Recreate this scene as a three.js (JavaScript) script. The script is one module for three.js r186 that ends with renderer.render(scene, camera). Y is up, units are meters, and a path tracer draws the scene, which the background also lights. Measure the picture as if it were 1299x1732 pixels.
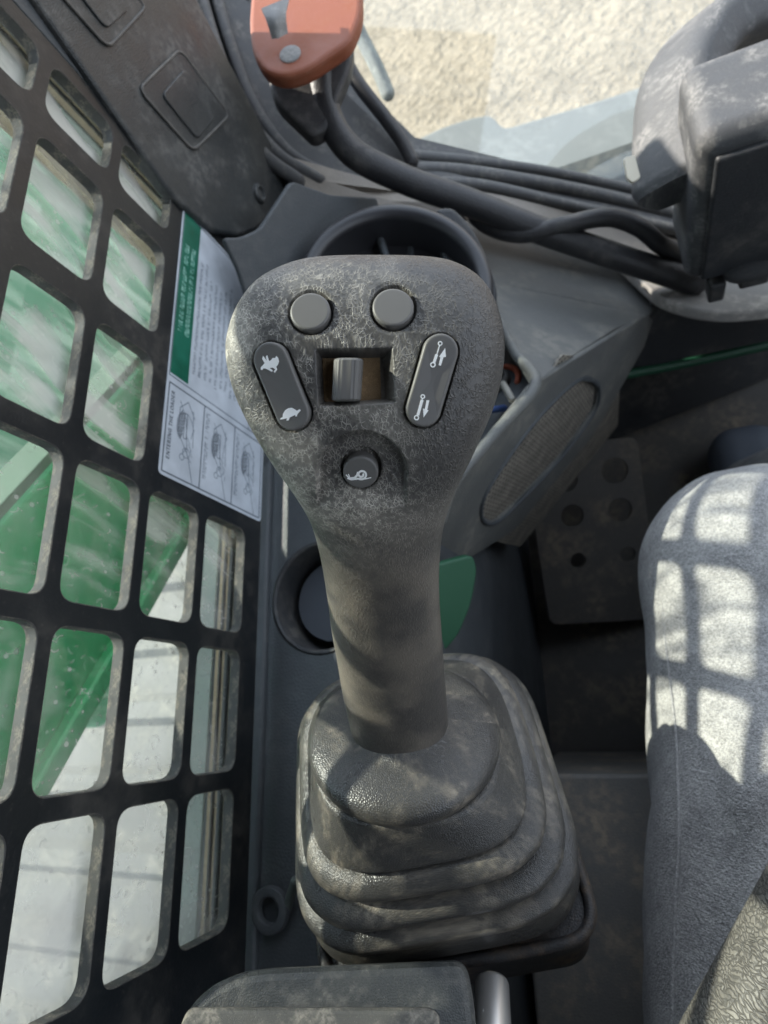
import * as THREE from 'three';
import { RoundedBoxGeometry } from 'three/addons/geometries/RoundedBoxGeometry.js';
import { MarchingCubes } from 'three/addons/objects/MarchingCubes.js';
import { mergeGeometries } from 'three/addons/utils/BufferGeometryUtils.js';

// ---------------------------------------------------------------- camera, sky, sun, exposure
const scene = new THREE.Scene();
const H = 1.55, FOCAL = 1025;                       // eye height above the yard; focal length in photo pixels
const V3 = THREE.Vector3, v3 = (x, y, z) => new V3(x, y, z);
const dn = v3(445, -334, -FOCAL).normalize(), fw = v3(-100, 3016, -FOCAL);
fw.addScaledVector(dn, -fw.dot(dn)).normalize();
const up = dn.clone().negate(), rt = fw.clone().cross(up);
const camera = new THREE.PerspectiveCamera(2 * Math.atan(866 / FOCAL) * 180 / Math.PI, 0.75, 0.02, 200);
const EYE = v3(0, H, 0);
const camRot = new THREE.Matrix4().makeBasis(v3(rt.x, up.x, -fw.x), v3(rt.y, up.y, -fw.y), v3(rt.z, up.z, -fw.z));
camera.position.copy(EYE); camera.quaternion.setFromRotationMatrix(camRot);
camera.focus = 0.225; camera.userData.fStop = 13;
camera.updateMatrixWorld(true);

const SKY = 1.25, SUN_EL = 34.6, SUN_FWD = 22.7, rad = Math.PI / 180;
const sunDir = v3(-Math.cos(SUN_EL * rad) * Math.cos(SUN_FWD * rad), Math.sin(SUN_EL * rad), -Math.cos(SUN_EL * rad) * Math.sin(SUN_FWD * rad));
{ // a bright hazy sky, computed: pale at the horizon, light blue above
  const w = 256, h = 128, d = new Float32Array(w * h * 4), q = new THREE.Vector3();
  for (let j = 0; j < h; j++) for (let i = 0; i < w; i++) {
    const e = ((j + 0.5) / h - 0.5) * Math.PI, r = ((i + 0.5) / w - 0.5) * 2 * Math.PI; q.set(Math.cos(r) * Math.cos(e), Math.sin(e), Math.sin(r) * Math.cos(e));
    const t = Math.pow(Math.max(0, q.y), 0.5), g = 1 + 0.9 * Math.pow(Math.max(0, q.dot(sunDir)), 6), k = SKY * g;
    d.set([k * (0.91 - 0.30 * t), k * (0.95 - 0.22 * t), k * (1.0 - 0.09 * t), 1], (j * w + i) * 4);
  }
  const t = new THREE.DataTexture(d, w, h, THREE.RGBAFormat, THREE.FloatType); t.mapping = THREE.EquirectangularReflectionMapping; t.magFilter = THREE.LinearFilter; t.needsUpdate = true;
  scene.background = t; scene.environment = t;
}
const sun = new THREE.DirectionalLight(new THREE.Color().setRGB(1, 0.93, 0.82), 5);
sun.position.copy(EYE).addScaledVector(sunDir, 6); sun.target.position.set(0, H - 0.4, 0); sun.castShadow = true; sun.shadow.radius = 1.5;
Object.assign(sun.shadow.camera, { left: -2.5, right: 2.5, top: 2.5, bottom: -2.5, near: 0.5, far: 20 }); sun.shadow.mapSize.set(4096, 4096);
scene.add(sun, sun.target);
const renderer = new THREE.WebGLRenderer({ antialias: true });
renderer.setSize(768, 1024); renderer.toneMapping = THREE.LinearToneMapping; renderer.toneMappingExposure = 2.2; renderer.shadowMap.enabled = true;

// ---------------------------------------------------------------- measuring helpers
const W = (px, py, d) => v3((px - 649.5) / FOCAL * d, -(py - 866) / FOCAL * d, -d).applyMatrix4(camRot).add(EYE);   // a point of the place from its photo pixel and distance
const A = (x, a, b) => v3(x, H - a, -b);                            // right, below the eye, ahead
const rayTo = (px, py) => v3(px - 649.5, -(py - 866), -FOCAL).applyMatrix4(camRot);
const onX = (px, py, x) => { const r = rayTo(px, py); return r.multiplyScalar(x / r.x).add(EYE); };
const onA = (px, py, a) => { const r = rayTo(px, py); return r.multiplyScalar(-a / r.y).add(EYE); };
const pixelOf = (p) => { const q = p.clone().sub(EYE), r = v3(rt.x * q.x + up.x * q.y - fw.x * q.z, rt.y * q.x + up.y * q.y - fw.y * q.z, rt.z * q.x + up.z * q.y - fw.z * q.z); return [649.5 - r.x / r.z * FOCAL, 866 + r.y / r.z * FOCAL, -r.z]; };
const CX = v3(rt.x, up.x, -fw.x), CY = v3(rt.y, up.y, -fw.y), CZ = v3(rt.z, up.z, -fw.z);   // photo right, photo up, towards the eye
const clamp = (x, a = 0, b = 1) => Math.min(b, Math.max(a, x)), lerp = (a, b, t) => a + (b - a) * t;
const sstep = (a, b, x) => { const t = clamp((x - a) / (b - a)); return t * t * (3 - 2 * t); };
let seed = 7; const rnd = () => { seed = (seed + 0x6d2b79f5) | 0; let t = Math.imul(seed ^ (seed >>> 15), 1 | seed); t = (t + Math.imul(t ^ (t >>> 7), 61 | t)) ^ t; return ((t ^ (t >>> 14)) >>> 0) / 4294967296; };

// ---------------------------------------------------------------- noise
const PERM = new Uint8Array(512); { const p = [...Array(256).keys()]; for (let i = 255; i > 0; i--) { const j = Math.floor(rnd() * (i + 1)); [p[i], p[j]] = [p[j], p[i]]; } for (let i = 0; i < 512; i++) PERM[i] = p[i & 255]; }
function vnoise(x, y, per = 256) {                                  // value noise, repeats every per cells
  const xi = Math.floor(x), yi = Math.floor(y), fx = x - xi, fy = y - yi, m = (k) => ((k % per) + per) % per;
  const u = fx * fx * (3 - 2 * fx), v = fy * fy * (3 - 2 * fy), h = (a, b) => PERM[PERM[m(a) & 255] + (m(b) & 255)] / 255;
  return lerp(lerp(h(xi, yi), h(xi + 1, yi), u), lerp(h(xi, yi + 1), h(xi + 1, yi + 1), u), v);
}
function fbm(x, y, oct = 4, per = 256) { let s = 0, a = 0.5, n = 0; for (let i = 0; i < oct; i++) { s += a * vnoise(x + i * 17.3 * (per > 200), y + i * 9.1 * (per > 200), Math.min(256, per)); n += a; x *= 2; y *= 2; per *= 2; a *= 0.5; } return s / n; }
function worley(x, y, per = 256) {                                  // distance to the border between cells
  const xi = Math.floor(x), yi = Math.floor(y); let d1 = 9, d2 = 9;
  for (let i = -1; i < 2; i++) for (let j = -1; j < 2; j++) {
    const a = (((xi + i) % per) + per) % per & 255, b = (((yi + j) % per) + per) % per & 255, h = PERM[PERM[a] + b], g = PERM[h + 37];
    const d = Math.hypot(xi + i + h / 255 - x, yi + j + g / 255 - y);
    if (d < d1) { d2 = d1; d1 = d; } else if (d < d2) d2 = d;
  }
  return d2 - d1;
}
function tex(n, f, { srgb = false, repeat, m = n } = {}) {          // f(u, v) -> [r, g, b] in 0..1
  const d = new Uint8Array(n * m * 4);
  for (let j = 0; j < m; j++) for (let i = 0; i < n; i++) { const c = f((i + 0.5) / n, (j + 0.5) / m), k = (j * n + i) * 4; d[k] = clamp(c[0]) * 255; d[k + 1] = clamp(c[1]) * 255; d[k + 2] = clamp(c[2]) * 255; d[k + 3] = 255; }
  const t = new THREE.DataTexture(d, n, m); t.magFilter = THREE.LinearFilter; t.minFilter = THREE.LinearMipmapLinearFilter; t.generateMipmaps = true;
  if (repeat) { t.wrapS = t.wrapT = THREE.RepeatWrapping; t.repeat.set(repeat, repeat); }
  if (srgb) t.colorSpace = THREE.SRGBColorSpace; t.needsUpdate = true; return t;
}
const toS = (x) => x <= 0.0031308 ? 12.92 * x : 1.055 * Math.pow(x, 1 / 2.4) - 0.055;
const mixc = (a, b, t) => [lerp(a[0], b[0], t), lerp(a[1], b[1], t), lerp(a[2], b[2], t)], S = (c) => c.map(toS);

// ---------------------------------------------------------------- materials (uv in metres)
const TAN = [0.36, 0.29, 0.21];
const FIELD = { k: [] , bump: {}, rough: {} };
for (let j = 0; j < 512; j++) for (let i = 0; i < 512; i++) { const u = (i + 0.5) / 512, v = (j + 0.5) / 512; FIELD.k.push([sstep(0.3, 0.85, fbm(u * 8, v * 8, 5, 8)) * (0.25 + 0.75 * sstep(0.3, 0.75, fbm(u * 36 + 5, v * 36, 3, 36))) * 0.8, vnoise(u * 128, v * 128, 128) * 0.5 + vnoise(u * 256, v * 256, 256) * 0.5]); }
const repeated = (t, size) => { const c = t.clone(); c.wrapS = c.wrapT = THREE.RepeatWrapping; c.repeat.set(1 / size, 1 / size); c.needsUpdate = true; return c; };
function dusty(base, dust, { size = 0.25, amount = 0.5, rough = 0.6, grain = 0.0002, cell = 90, speck = 1 } = {}) {
  let n = 0; const map = tex(512, () => { const [cloud, fine] = FIELD.k[n++]; return S(mixc(base, dust, clamp(cloud * amount + (fine > 0.8 ? (fine - 0.8) * 2.2 * speck * amount : 0) + (fine - 0.5) * 0.18 * amount))); }, { srgb: true, repeat: 1 / size });
  FIELD.bump[cell] ??= tex(512, (u, v) => { const h = sstep(0, 0.4, worley(u * cell, v * cell, cell)) * 0.7 + fbm(u * 32, v * 32, 3, 32) * 0.3; return [h, h, h]; });
  FIELD.rough[rough] ??= tex(256, (u, v) => { const r = rough + (fbm(u * 8, v * 8, 4, 8) - 0.5) * 0.35; return [r, r, r]; });
  return new THREE.MeshStandardMaterial({ map, bumpMap: repeated(FIELD.bump[cell], size), bumpScale: grain, roughness: 1, roughnessMap: repeated(FIELD.rough[rough], size) });
}
const flat = (r, g, b, o = {}) => new THREE.MeshStandardMaterial({ color: new THREE.Color().setRGB(r, g, b), roughness: 0.55, ...o });
const M = {
  blackPlastic: dusty([0.022, 0.024, 0.027], [0.16, 0.145, 0.125], { amount: 0.5 }),
  trimPlastic: dusty([0.026, 0.030, 0.032], [0.2, 0.195, 0.18], { amount: 0.5, rough: 0.45, size: 0.14, speck: 1.8 }),
  greyPlastic: dusty([0.10, 0.104, 0.10], [0.30, 0.275, 0.23], { amount: 0.45, rough: 0.65 }),
  darkGrey: dusty([0.055, 0.062, 0.068], [0.13, 0.13, 0.125], { amount: 0.35, rough: 0.6 }),
  housing: dusty([0.055, 0.057, 0.06], [0.40, 0.39, 0.37], { amount: 0.42, rough: 0.6, speck: 2.6, size: 0.09 }),
  boot: dusty([0.04, 0.039, 0.037], [0.38, 0.325, 0.25], { amount: 0.5, rough: 0.38, size: 0.12, grain: 0.0002, cell: 110 }),
  lid: dusty([0.07, 0.068, 0.06], [0.34, 0.305, 0.25], { amount: 0.9, rough: 0.6, size: 0.05, speck: 2.4 }),
  box: dusty([0.03, 0.033, 0.033], [0.28, 0.26, 0.22], { amount: 0.45, rough: 0.55, size: 0.11, speck: 1.8, cell: 100 }),
  seal: dusty([0.075, 0.075, 0.075], [0.28, 0.26, 0.23], { amount: 0.6, rough: 0.6, size: 0.1 }),
  rubber: dusty([0.022, 0.022, 0.024], [0.2, 0.185, 0.165], { amount: 0.35, rough: 0.55 }),
  floor: dusty([0.085, 0.08, 0.074], [0.26, 0.21, 0.155], { amount: 0.8, rough: 0.8 }),
  tray: dusty([0.02, 0.02, 0.022], [0.17, 0.115, 0.07], { amount: 0.8, rough: 0.6, size: 0.15 }),
  guard: dusty([0.008, 0.01, 0.012], [0.13, 0.118, 0.1], { amount: 0.34, speck: 2.2, rough: 0.45, grain: 0.00006 }),
  guardEdge: dusty([0.05, 0.05, 0.048], [0.42, 0.37, 0.28], { amount: 0.5, rough: 0.75, size: 0.03 }),
  roof: flat(0.12, 0.12, 0.12, { roughness: 0.9 }),
  button: flat(0.115, 0.112, 0.108, { roughness: 0.5 }),
  white: flat(0.88, 0.89, 0.88, { roughness: 0.6 }),
  steel: flat(0.62, 0.6, 0.58, { metalness: 0.85, roughness: 0.34 }),
  galv: dusty([0.2, 0.2, 0.195], [0.5, 0.48, 0.44], { amount: 0.8, rough: 0.6, size: 0.05 }),
  orange: dusty([0.24, 0.065, 0.027], [0.27, 0.12, 0.07], { amount: 0.5, rough: 0.6, size: 0.1, speck: 0.4 }),
  red: flat(0.4, 0.1, 0.055), blue: flat(0.02, 0.05, 0.16), key: flat(0.2, 0.19, 0.165),
  mesh: null,
};
M.green = new THREE.MeshStandardMaterial({ roughness: 0.5, map: tex(1024, (u, v) => {
  const st = fbm(u * 6, v * 60, 4, 256), b = fbm(u * 8, v * 8, 4, 8);
  return S(mixc([0.008, 0.21, 0.075], [0.25, 0.42, 0.3], clamp(sstep(0.6, 0.85, st) * 0.4 * b + sstep(0.65, 0.9, b) * 0.2)));
}, { srgb: true, repeat: 1 / 0.8 }) });
M.paleGreen = new THREE.MeshStandardMaterial({ roughness: 0.6, map: tex(512, (u, v) => {
  const st = fbm(u * 40, v * 5, 4, 256), b = fbm(u * 6, v * 6, 4, 6);
  return S(mixc([0.05, 0.23, 0.13], [0.42, 0.55, 0.45], clamp(sstep(0.35, 0.75, st) * 0.8 + (b - 0.4) * 0.5)));
}, { srgb: true, repeat: 1 / 0.9 }) });
M.fabric = new THREE.MeshPhysicalMaterial({ roughness: 1, sheen: 0.4, sheenColor: new THREE.Color(0.5, 0.52, 0.56), sheenRoughness: 0.6,
  map: tex(1024, (u, v) => { const h = vnoise(u * 230, v * 110, 230) * 0.35 + vnoise(u * 90, v * 250, 250) * 0.35 + vnoise(u * 256, v * 256) * 0.3, b = fbm(u * 10, v * 10, 4, 10); return S(mixc([0.20, 0.198, 0.198], [0.48, 0.47, 0.455], clamp(sstep(0.25, 0.75, h) * 0.7 + (b - 0.35) * 0.6))); }, { srgb: true, repeat: 1 / 0.105 }),
  bumpMap: tex(1024, (u, v) => { const h = vnoise(u * 250, v * 100, 250) * 0.5 + vnoise(u * 100, v * 250, 250) * 0.5 + fbm(u * 24, v * 24, 3, 24) * 0.7; return [h / 1.7, 0, 0]; }, { repeat: 1 / 0.105 }), bumpScale: 0.0013 });
const wrinkle = (u, v) => { const q = fbm(u * 9, v * 9, 3, 9), w = worley(u * 30 + q * 3, v * 14 + fbm(v * 9 + 3, u * 9, 3, 9) * 2.4, 30 * 14); return 0.65 * sstep(0, 0.45, w) + 0.35 * fbm(u * 40, v * 40, 2, 40); };
M.leather = new THREE.MeshStandardMaterial({ roughness: 0.55,
  map: tex(512, (u, v) => S(mixc([0.04, 0.039, 0.036], [0.19, 0.178, 0.155], wrinkle(u, v) * 0.75)), { srgb: true, repeat: 1 / 0.05 }),
  bumpMap: tex(512, (u, v) => { const w = wrinkle(u, v); return [w, w, w]; }, { repeat: 1 / 0.05 }), bumpScale: 0.0005 });
M.ground = new THREE.MeshStandardMaterial({ roughness: 1,
  map: tex(1024, (u, v) => { const b = fbm(u * 7, v * 7, 7, 7), f = fbm(u * 48, v * 48, 4, 48), p = vnoise(u * 200, v * 200, 200); return S(mixc([0.165, 0.13, 0.095], [0.30, 0.24, 0.18], clamp(0.22 + sstep(0.3, 0.7, b) * 0.3 + (f - 0.4) * 1.1 + (p > 0.86 ? 0.25 : 0)))); }, { srgb: true, repeat: 1 / 0.9 }),
  bumpMap: tex(1024, (u, v) => { const h = fbm(u * 10, v * 10, 7, 10) * 0.7 + Math.pow(fbm(u * 60, v * 60, 3, 60), 2) * 0.3; return [h, h, h]; }, { repeat: 1 / 0.9 }), bumpScale: 0.028 });
const glassClear = new THREE.MeshPhysicalMaterial({ transmission: 1, thickness: 0, roughness: 0.02, color: new THREE.Color().setRGB(0.93, 0.97, 0.95), ior: 1.45 });
function dirtTexture(n, kind) {
  const c = document.createElement('canvas'); c.width = c.height = n; const x = c.getContext('2d'); x.fillStyle = '#000'; x.fillRect(0, 0, n, n);
  const im = x.getImageData(0, 0, n, n);
  for (let j = 0; j < n; j++) for (let i = 0; i < n; i++) {
    const u = i / n, v = j / n, st = fbm((u + v * 0.3) * 62 + 3 * vnoise(u * 9, v * 9), (v - u * 0.3) * 5, 5, 256) * 0.6 + fbm(u * 26 + 7, v * 20, 4, 256) * 0.4, b = fbm(u * 9, v * 9, 5, 256), w = kind === 'side' ? (sstep(0.42, 0.66, st) * 0.66 + 0.1) * sstep(0.3, 0.62, u) + 0.42 * sstep(0.34, 0.2, u) * sstep(0.2, 0.7, fbm(u * 5 + 3, v * 4, 3, 256)) + sstep(0.48, 0.8, b) * 0.14 + 0.025 + sstep(0.5, 0.7, fbm(u * 15 + 40, v * 15, 5, 256)) * 0.28 * sstep(0.5, 0.25, u) : sstep(0.5, 0.8, b) * 0.22 + 0.05;
    const k = (j * n + i) * 4; im.data[k] = im.data[k + 1] = im.data[k + 2] = clamp(w) * 255;
  }
  x.putImageData(im, 0, 0);
  if (kind === 'side') {
    for (let k = 0; k < 5200; k++) {
      const px = rnd() * n, py = rnd() * n, l = 1.5 + rnd() * rnd() * 15, a = rnd() * 6.3, cu = (rnd() - 0.5) * 3;
      x.strokeStyle = `rgba(255,255,255,${0.1 + rnd() * 0.42})`; x.lineWidth = 0.6 + rnd() * 1.3; x.beginPath(); x.moveTo(px, py);
      for (let t = 1; t <= 6; t++) x.lineTo(px + Math.cos(a + cu * t / 6) * l * t / 6, py + Math.sin(a + cu * t / 6) * l * t / 6);
      x.stroke();
    }
    for (let k = 0; k < 2600; k++) { x.fillStyle = `rgba(255,255,255,${0.1 + rnd() * 0.4})`; x.beginPath(); x.arc(rnd() * n, rnd() * n, 0.6 + rnd() * 2, 0, 7); x.fill(); }
  }
  const t = new THREE.CanvasTexture(c); t.wrapS = t.wrapT = THREE.RepeatWrapping; return t;
}

// ---------------------------------------------------------------- scene tree helpers
const used = {};
function numbered(n) { used[n] = (used[n] ?? -1) + 1; return used[n] ? n + '_' + String(used[n]).padStart(3, '0') : n; }
function tag(o, label, category, group, kind) { Object.assign(o.userData, { label }, category && { category }, group && { group }, kind && { kind }); return o; }
function thing(name, label, category, base, group) { const o = new THREE.Group(); o.name = numbered(name); o.position.copy(base); scene.add(o); tag(o, label, category, group); o.userData.at = base; return o; }
function part(name, geo, mat, parent, label) {                      // geometry is given in the place's own axes and set relative to its thing
  let t = parent; while (t.parent && t.parent !== scene) t = t.parent;
  const g = geo.clone().translate(-t.position.x, -t.position.y, -t.position.z), m = new THREE.Mesh(g, mat);
  m.name = name; m.castShadow = m.receiveShadow = true; if (label) m.userData.label = label; parent.add(m); return m;
}
function struct(name, geo, mat, label, kind = 'structure') { const m = new THREE.Mesh(geo, mat); m.name = numbered(name); m.castShadow = m.receiveShadow = true; m.userData = { kind, label }; scene.add(m); return m; }
function boxUV(g) {
  const hadN = g.attributes.normal; if (!hadN) g.computeVertexNormals();
  g = g.index ? g.toNonIndexed() : g; const p = g.attributes.position, uv = new Float32Array(p.count * 2), a = v3(), b = v3(), c = v3(), n = v3();
  for (let i = 0; i < p.count; i += 3) {
    a.fromBufferAttribute(p, i); b.fromBufferAttribute(p, i + 1); c.fromBufferAttribute(p, i + 2); n.crossVectors(b.clone().sub(a), c.clone().sub(a));
    const ax = Math.abs(n.x), ay = Math.abs(n.y), az = Math.abs(n.z);
    [a, b, c].forEach((q, k) => { const s = ax > ay && ax > az ? [q.z, q.y] : ay > az ? [q.x, q.z] : [q.x, q.y]; uv[(i + k) * 2] = s[0]; uv[(i + k) * 2 + 1] = s[1]; });
  }
  g.setAttribute('uv', new THREE.BufferAttribute(uv, 2)); return g;
}
const basis = (o, x, y, z = x.clone().cross(y)) => new THREE.Matrix4().makeBasis(x.clone().normalize(), y.clone().normalize(), z.clone().normalize()).setPosition(o);
function box(center, sx, sy, sz, r = 0.003, m) { const g = new RoundedBoxGeometry(sx, sy, sz, 4, r); if (m) { const q = boxUV(g); q.applyMatrix4(m); return q; } g.translate(center.x, center.y, center.z); return boxUV(g); }
const abox = (x0, x1, a0, a1, b0, b1, r = 0.003) => box(A((x0 + x1) / 2, (a0 + a1) / 2, (b0 + b1) / 2), x1 - x0, a1 - a0, b1 - b0, r);
function tube(pts, r, seg = 60, rs = 14) { pts = pts.filter((p, i) => !i || p.distanceTo(pts[i - 1]) > 1e-5); const c = new THREE.CatmullRomCurve3(pts, false, 'centripetal'), g = new THREE.TubeGeometry(c, seg, r, rs, false), L = c.getLength(), uv = g.attributes.uv; for (let i = 0; i < uv.count; i++) uv.setXY(i, uv.getX(i) * L, uv.getY(i) * r * 6.28);
  const caps = [0, 1].map((t) => { const s = new THREE.SphereGeometry(r, rs, 8); const p = c.getPoint(t); s.translate(p.x, p.y, p.z); return s; }); return mergeGeometries([g, ...caps]); }
function loft(rings, { cap = true, close = true, uvs } = {}) {      // rings of points, joined one after the other
  const n = rings[0].length, cols = close ? n + 1 : n, pos = [], uv = [], idx = [], mid = rings[rings.length >> 1], girth = mid.reduce((t, p, i) => t + p.distanceTo(mid[(i + 1) % n]), 0); let acc = 0;
  rings.forEach((ring, j) => {
    if (j) acc += ring[Math.floor(n / 4)].distanceTo(rings[j - 1][Math.floor(n / 4)]);
    for (let i = 0; i < cols; i++) { const p = ring[i % n], s = i / n * girth; pos.push(p.x, p.y, p.z); uvs ? uv.push(i / (cols - 1), j / (rings.length - 1)) : uv.push(s, acc); }
  });
  for (let j = 0; j < rings.length - 1; j++) for (let i = 0; i < cols - 1; i++) { const a = j * cols + i, b = a + cols; idx.push(a, b, a + 1, a + 1, b, b + 1); }
  const g = new THREE.BufferGeometry(); g.setAttribute('position', new THREE.Float32BufferAttribute(pos, 3)); g.setAttribute('uv', new THREE.Float32BufferAttribute(uv, 2)); g.setIndex(idx); g.computeVertexNormals();
  if (close) { const N = g.attributes.normal; for (let j = 0; j < rings.length; j++) { const a = j * cols, b = a + n, q = v3().fromBufferAttribute(N, a).add(v3().fromBufferAttribute(N, b)).normalize(); N.setXYZ(a, q.x, q.y, q.z); N.setXYZ(b, q.x, q.y, q.z); } }
  if (!cap || !close) return g;
  const ends = [[rings[0], false], [rings[rings.length - 1], true]].map(([r, last]) => { const c = r.reduce((s, p) => s.add(p), v3()).multiplyScalar(1 / n), P = [], U = []; for (let i = 0; i < n; i++) { const t = last ? [c, r[(i + 1) % n], r[i]] : [c, r[i], r[(i + 1) % n]]; t.reverse().forEach((q) => { P.push(q.x, q.y, q.z); U.push(q.x, q.z); }); } const e = new THREE.BufferGeometry(); e.setAttribute('position', new THREE.Float32BufferAttribute(P, 3)); e.setAttribute('uv', new THREE.Float32BufferAttribute(U, 2)); e.computeVertexNormals(); return e; });
  return mergeGeometries([g.toNonIndexed(), ...ends]);
}
function sheet(rows, thick = 0.004, sub = 10, smooth = true) {      // a moulded panel through a grid of points, with real thickness
  const R = rows.length, Cn = rows[0].length, cr = (p0, p1, p2, p3, t) => v3().addScaledVector(p0, -0.5 * t + t * t - 0.5 * t ** 3).addScaledVector(p1, 1 - 2.5 * t * t + 1.5 * t ** 3).addScaledVector(p2, 0.5 * t + 2 * t * t - 1.5 * t ** 3).addScaledVector(p3, -0.5 * t * t + 0.5 * t ** 3);
  const along = (pts, t) => { const n = pts.length - 1, i = Math.min(n - 1, Math.floor(t * n)), f = t * n - i; if (!smooth || n < 2) return pts[i].clone().lerp(pts[i + 1], f); const g = (k) => k < 0 ? pts[0].clone().multiplyScalar(2).sub(pts[1]) : k > n ? pts[n].clone().multiplyScalar(2).sub(pts[n - 1]) : pts[k]; return cr(g(i - 1), g(i), g(i + 1), g(i + 2), f); };
  const nu = (Cn - 1) * sub, nv = (R - 1) * sub, G = [];
  for (let j = 0; j <= nv; j++) { const line = []; for (let i = 0; i <= nu; i++) line.push(along(rows.map((r) => along(r, i / nu)), j / nv)); G.push(line); }
  const nor = (j, i) => { const a = G[Math.min(nv, j + 1)][i].clone().sub(G[Math.max(0, j - 1)][i]), b = G[j][Math.min(nu, i + 1)].clone().sub(G[j][Math.max(0, i - 1)]); return a.cross(b).normalize(); };
  const rings = G.map((line, j) => [...line.map((p, i) => p.clone()), ...line.map((p, i) => p.clone().addScaledVector(nor(j, i), -thick)).reverse()]);
  const toEye = EYE.clone().sub(G[nv >> 1][nu >> 1]); if (nor(nv >> 1, nu >> 1).dot(toEye) < 0) rings.forEach((r, j) => { for (let i = 0; i <= nu; i++) r[2 * nu + 1 - i].copy(G[j][i]).addScaledVector(nor(j, i), thick); });
  const g = loft(rings); return creased(g);
}
function creased(g, deg = 35) {                                     // smooth normals except across sharp edges
  const p = g.attributes.position, n = p.count / 3, fn = [], map = new Map(), key = (i) => Math.round(p.getX(i) * 2e4) + ',' + Math.round(p.getY(i) * 2e4) + ',' + Math.round(p.getZ(i) * 2e4), lim = Math.cos(deg * rad), N = new Float32Array(p.count * 3), a = v3(), b = v3(), c = v3();
  for (let f = 0; f < n; f++) { a.fromBufferAttribute(p, 3 * f); b.fromBufferAttribute(p, 3 * f + 1); c.fromBufferAttribute(p, 3 * f + 2); fn.push(b.clone().sub(a).cross(c.clone().sub(a))); for (let k = 0; k < 3; k++) { const s = key(3 * f + k); map.has(s) ? map.get(s).push(f) : map.set(s, [f]); } }
  const un = fn.map((q) => q.clone().normalize());
  for (let f = 0; f < n; f++) for (let k = 0; k < 3; k++) { const s = v3(); for (const h of map.get(key(3 * f + k))) if (un[h].dot(un[f]) > lim) s.add(fn[h]); s.normalize(); N.set([s.x, s.y, s.z], 9 * f + 3 * k); }
  g.setAttribute('normal', new THREE.BufferAttribute(N, 3)); return g;
}
function prism(outline, m, depth, { holes = [], bevel = 0, curve = 24 } = {}) {   // outline in the plane of m, extruded along its z
  const sh = outline instanceof THREE.Shape ? outline : new THREE.Shape(outline.map(([x, y]) => new THREE.Vector2(x, y))); sh.holes.push(...holes);
  const g = new THREE.ExtrudeGeometry(sh, { depth: depth - 2 * bevel, bevelEnabled: bevel > 0, bevelThickness: bevel, bevelSize: bevel, bevelOffset: -bevel, bevelSegments: 3, curveSegments: curve });
  if (bevel) g.translate(0, 0, bevel); g.applyMatrix4(m); return boxUV(g);
}
function roundRect(x0, y0, x1, y1, r, P = THREE.Path) { const p = new P(); p.moveTo(x0 + r, y0); p.lineTo(x1 - r, y0); p.quadraticCurveTo(x1, y0, x1, y0 + r); p.lineTo(x1, y1 - r); p.quadraticCurveTo(x1, y1, x1 - r, y1); p.lineTo(x0 + r, y1); p.quadraticCurveTo(x0, y1, x0, y1 - r); p.lineTo(x0, y0 + r); p.quadraticCurveTo(x0, y0, x0 + r, y0); return p; }
// a turned or stamped pad: outline(t) -> [x, y] at its foot, steps [[inset, height], ...] up to its middle, dish(x, y) bends the top
function pad(outline, n, steps, m, dish = () => 0) {
  const base = [...Array(n)].map((_, i) => outline(i / n)), nor = base.map((p, i) => { const a = base[(i + n - 1) % n], b = base[(i + 1) % n], l = Math.hypot(b[0] - a[0], b[1] - a[1]); return [(b[1] - a[1]) / l, -(b[0] - a[0]) / l]; });
  const rings = steps.map(([inset, h, shrink = 1]) => base.map((p, i) => { const x = (p[0] - nor[i][0] * inset) * shrink, y = (p[1] - nor[i][1] * inset) * shrink; return v3(x, y, h + dish(x, y) * (h > 0 ? 1 : 0)); }));
  const g = boxUV(loft(rings)); g.applyMatrix4(m); return creased(g, 50);
}

// ---------------------------------------------------------------- the setting: yard, cab shell
{ const g = new THREE.PlaneGeometry(80, 80, 1, 1).rotateX(-Math.PI / 2), uv = g.attributes.uv, p = g.attributes.position; for (let i = 0; i < uv.count; i++) uv.setXY(i, p.getX(i), p.getZ(i)); struct('ground', g, M.ground, 'pale sunlit gravel yard seen through the windows'); }
struct('cab_floor', abox(-0.3, 0.8, 0.93, 0.97, -0.9, 0.62), M.floor, 'dark dusty cab floor under the pedal');
struct('cab_roof', abox(-0.34, 0.84, -0.62, -0.56, -0.95, 0.62), M.roof, 'cab roof');
struct('rear_wall', abox(-0.3, 0.8, -0.56, 0.93, -0.95, -0.9), M.roof, 'rear wall of the cab');
struct('right_wall', abox(0.8, 0.84, 0.25, 0.93, -0.9, 0.62), M.roof, 'lower right wall of the cab');
struct('front_wall', abox(-0.3, 0.8, 0.6, 0.93, 0.575, 0.62), M.blackPlastic, 'dark lower front wall of the cab');
struct('left_wall', mergeGeometries([abox(-0.33, -0.272, 0.415, 0.93, -0.9, 0.60), abox(-0.33, -0.272, -0.56, 0.415, -0.9, -0.17), abox(-0.33, -0.272, -0.56, -0.24, -0.17, 0.6)]), M.darkGrey, 'dark left wall of the cab round the side window');
struct('left_wall', mergeGeometries([abox(-0.33, -0.288, -0.24, 0.415, 0.43, 0.50), abox(-0.2875, -0.2705, -0.24, 0.415, 0.3905, 0.44, 0.001)]), M.darkGrey, 'dark left wall of the cab ahead of the side window');  // thin second strip added to stop a slit of sun beside the guard

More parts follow.
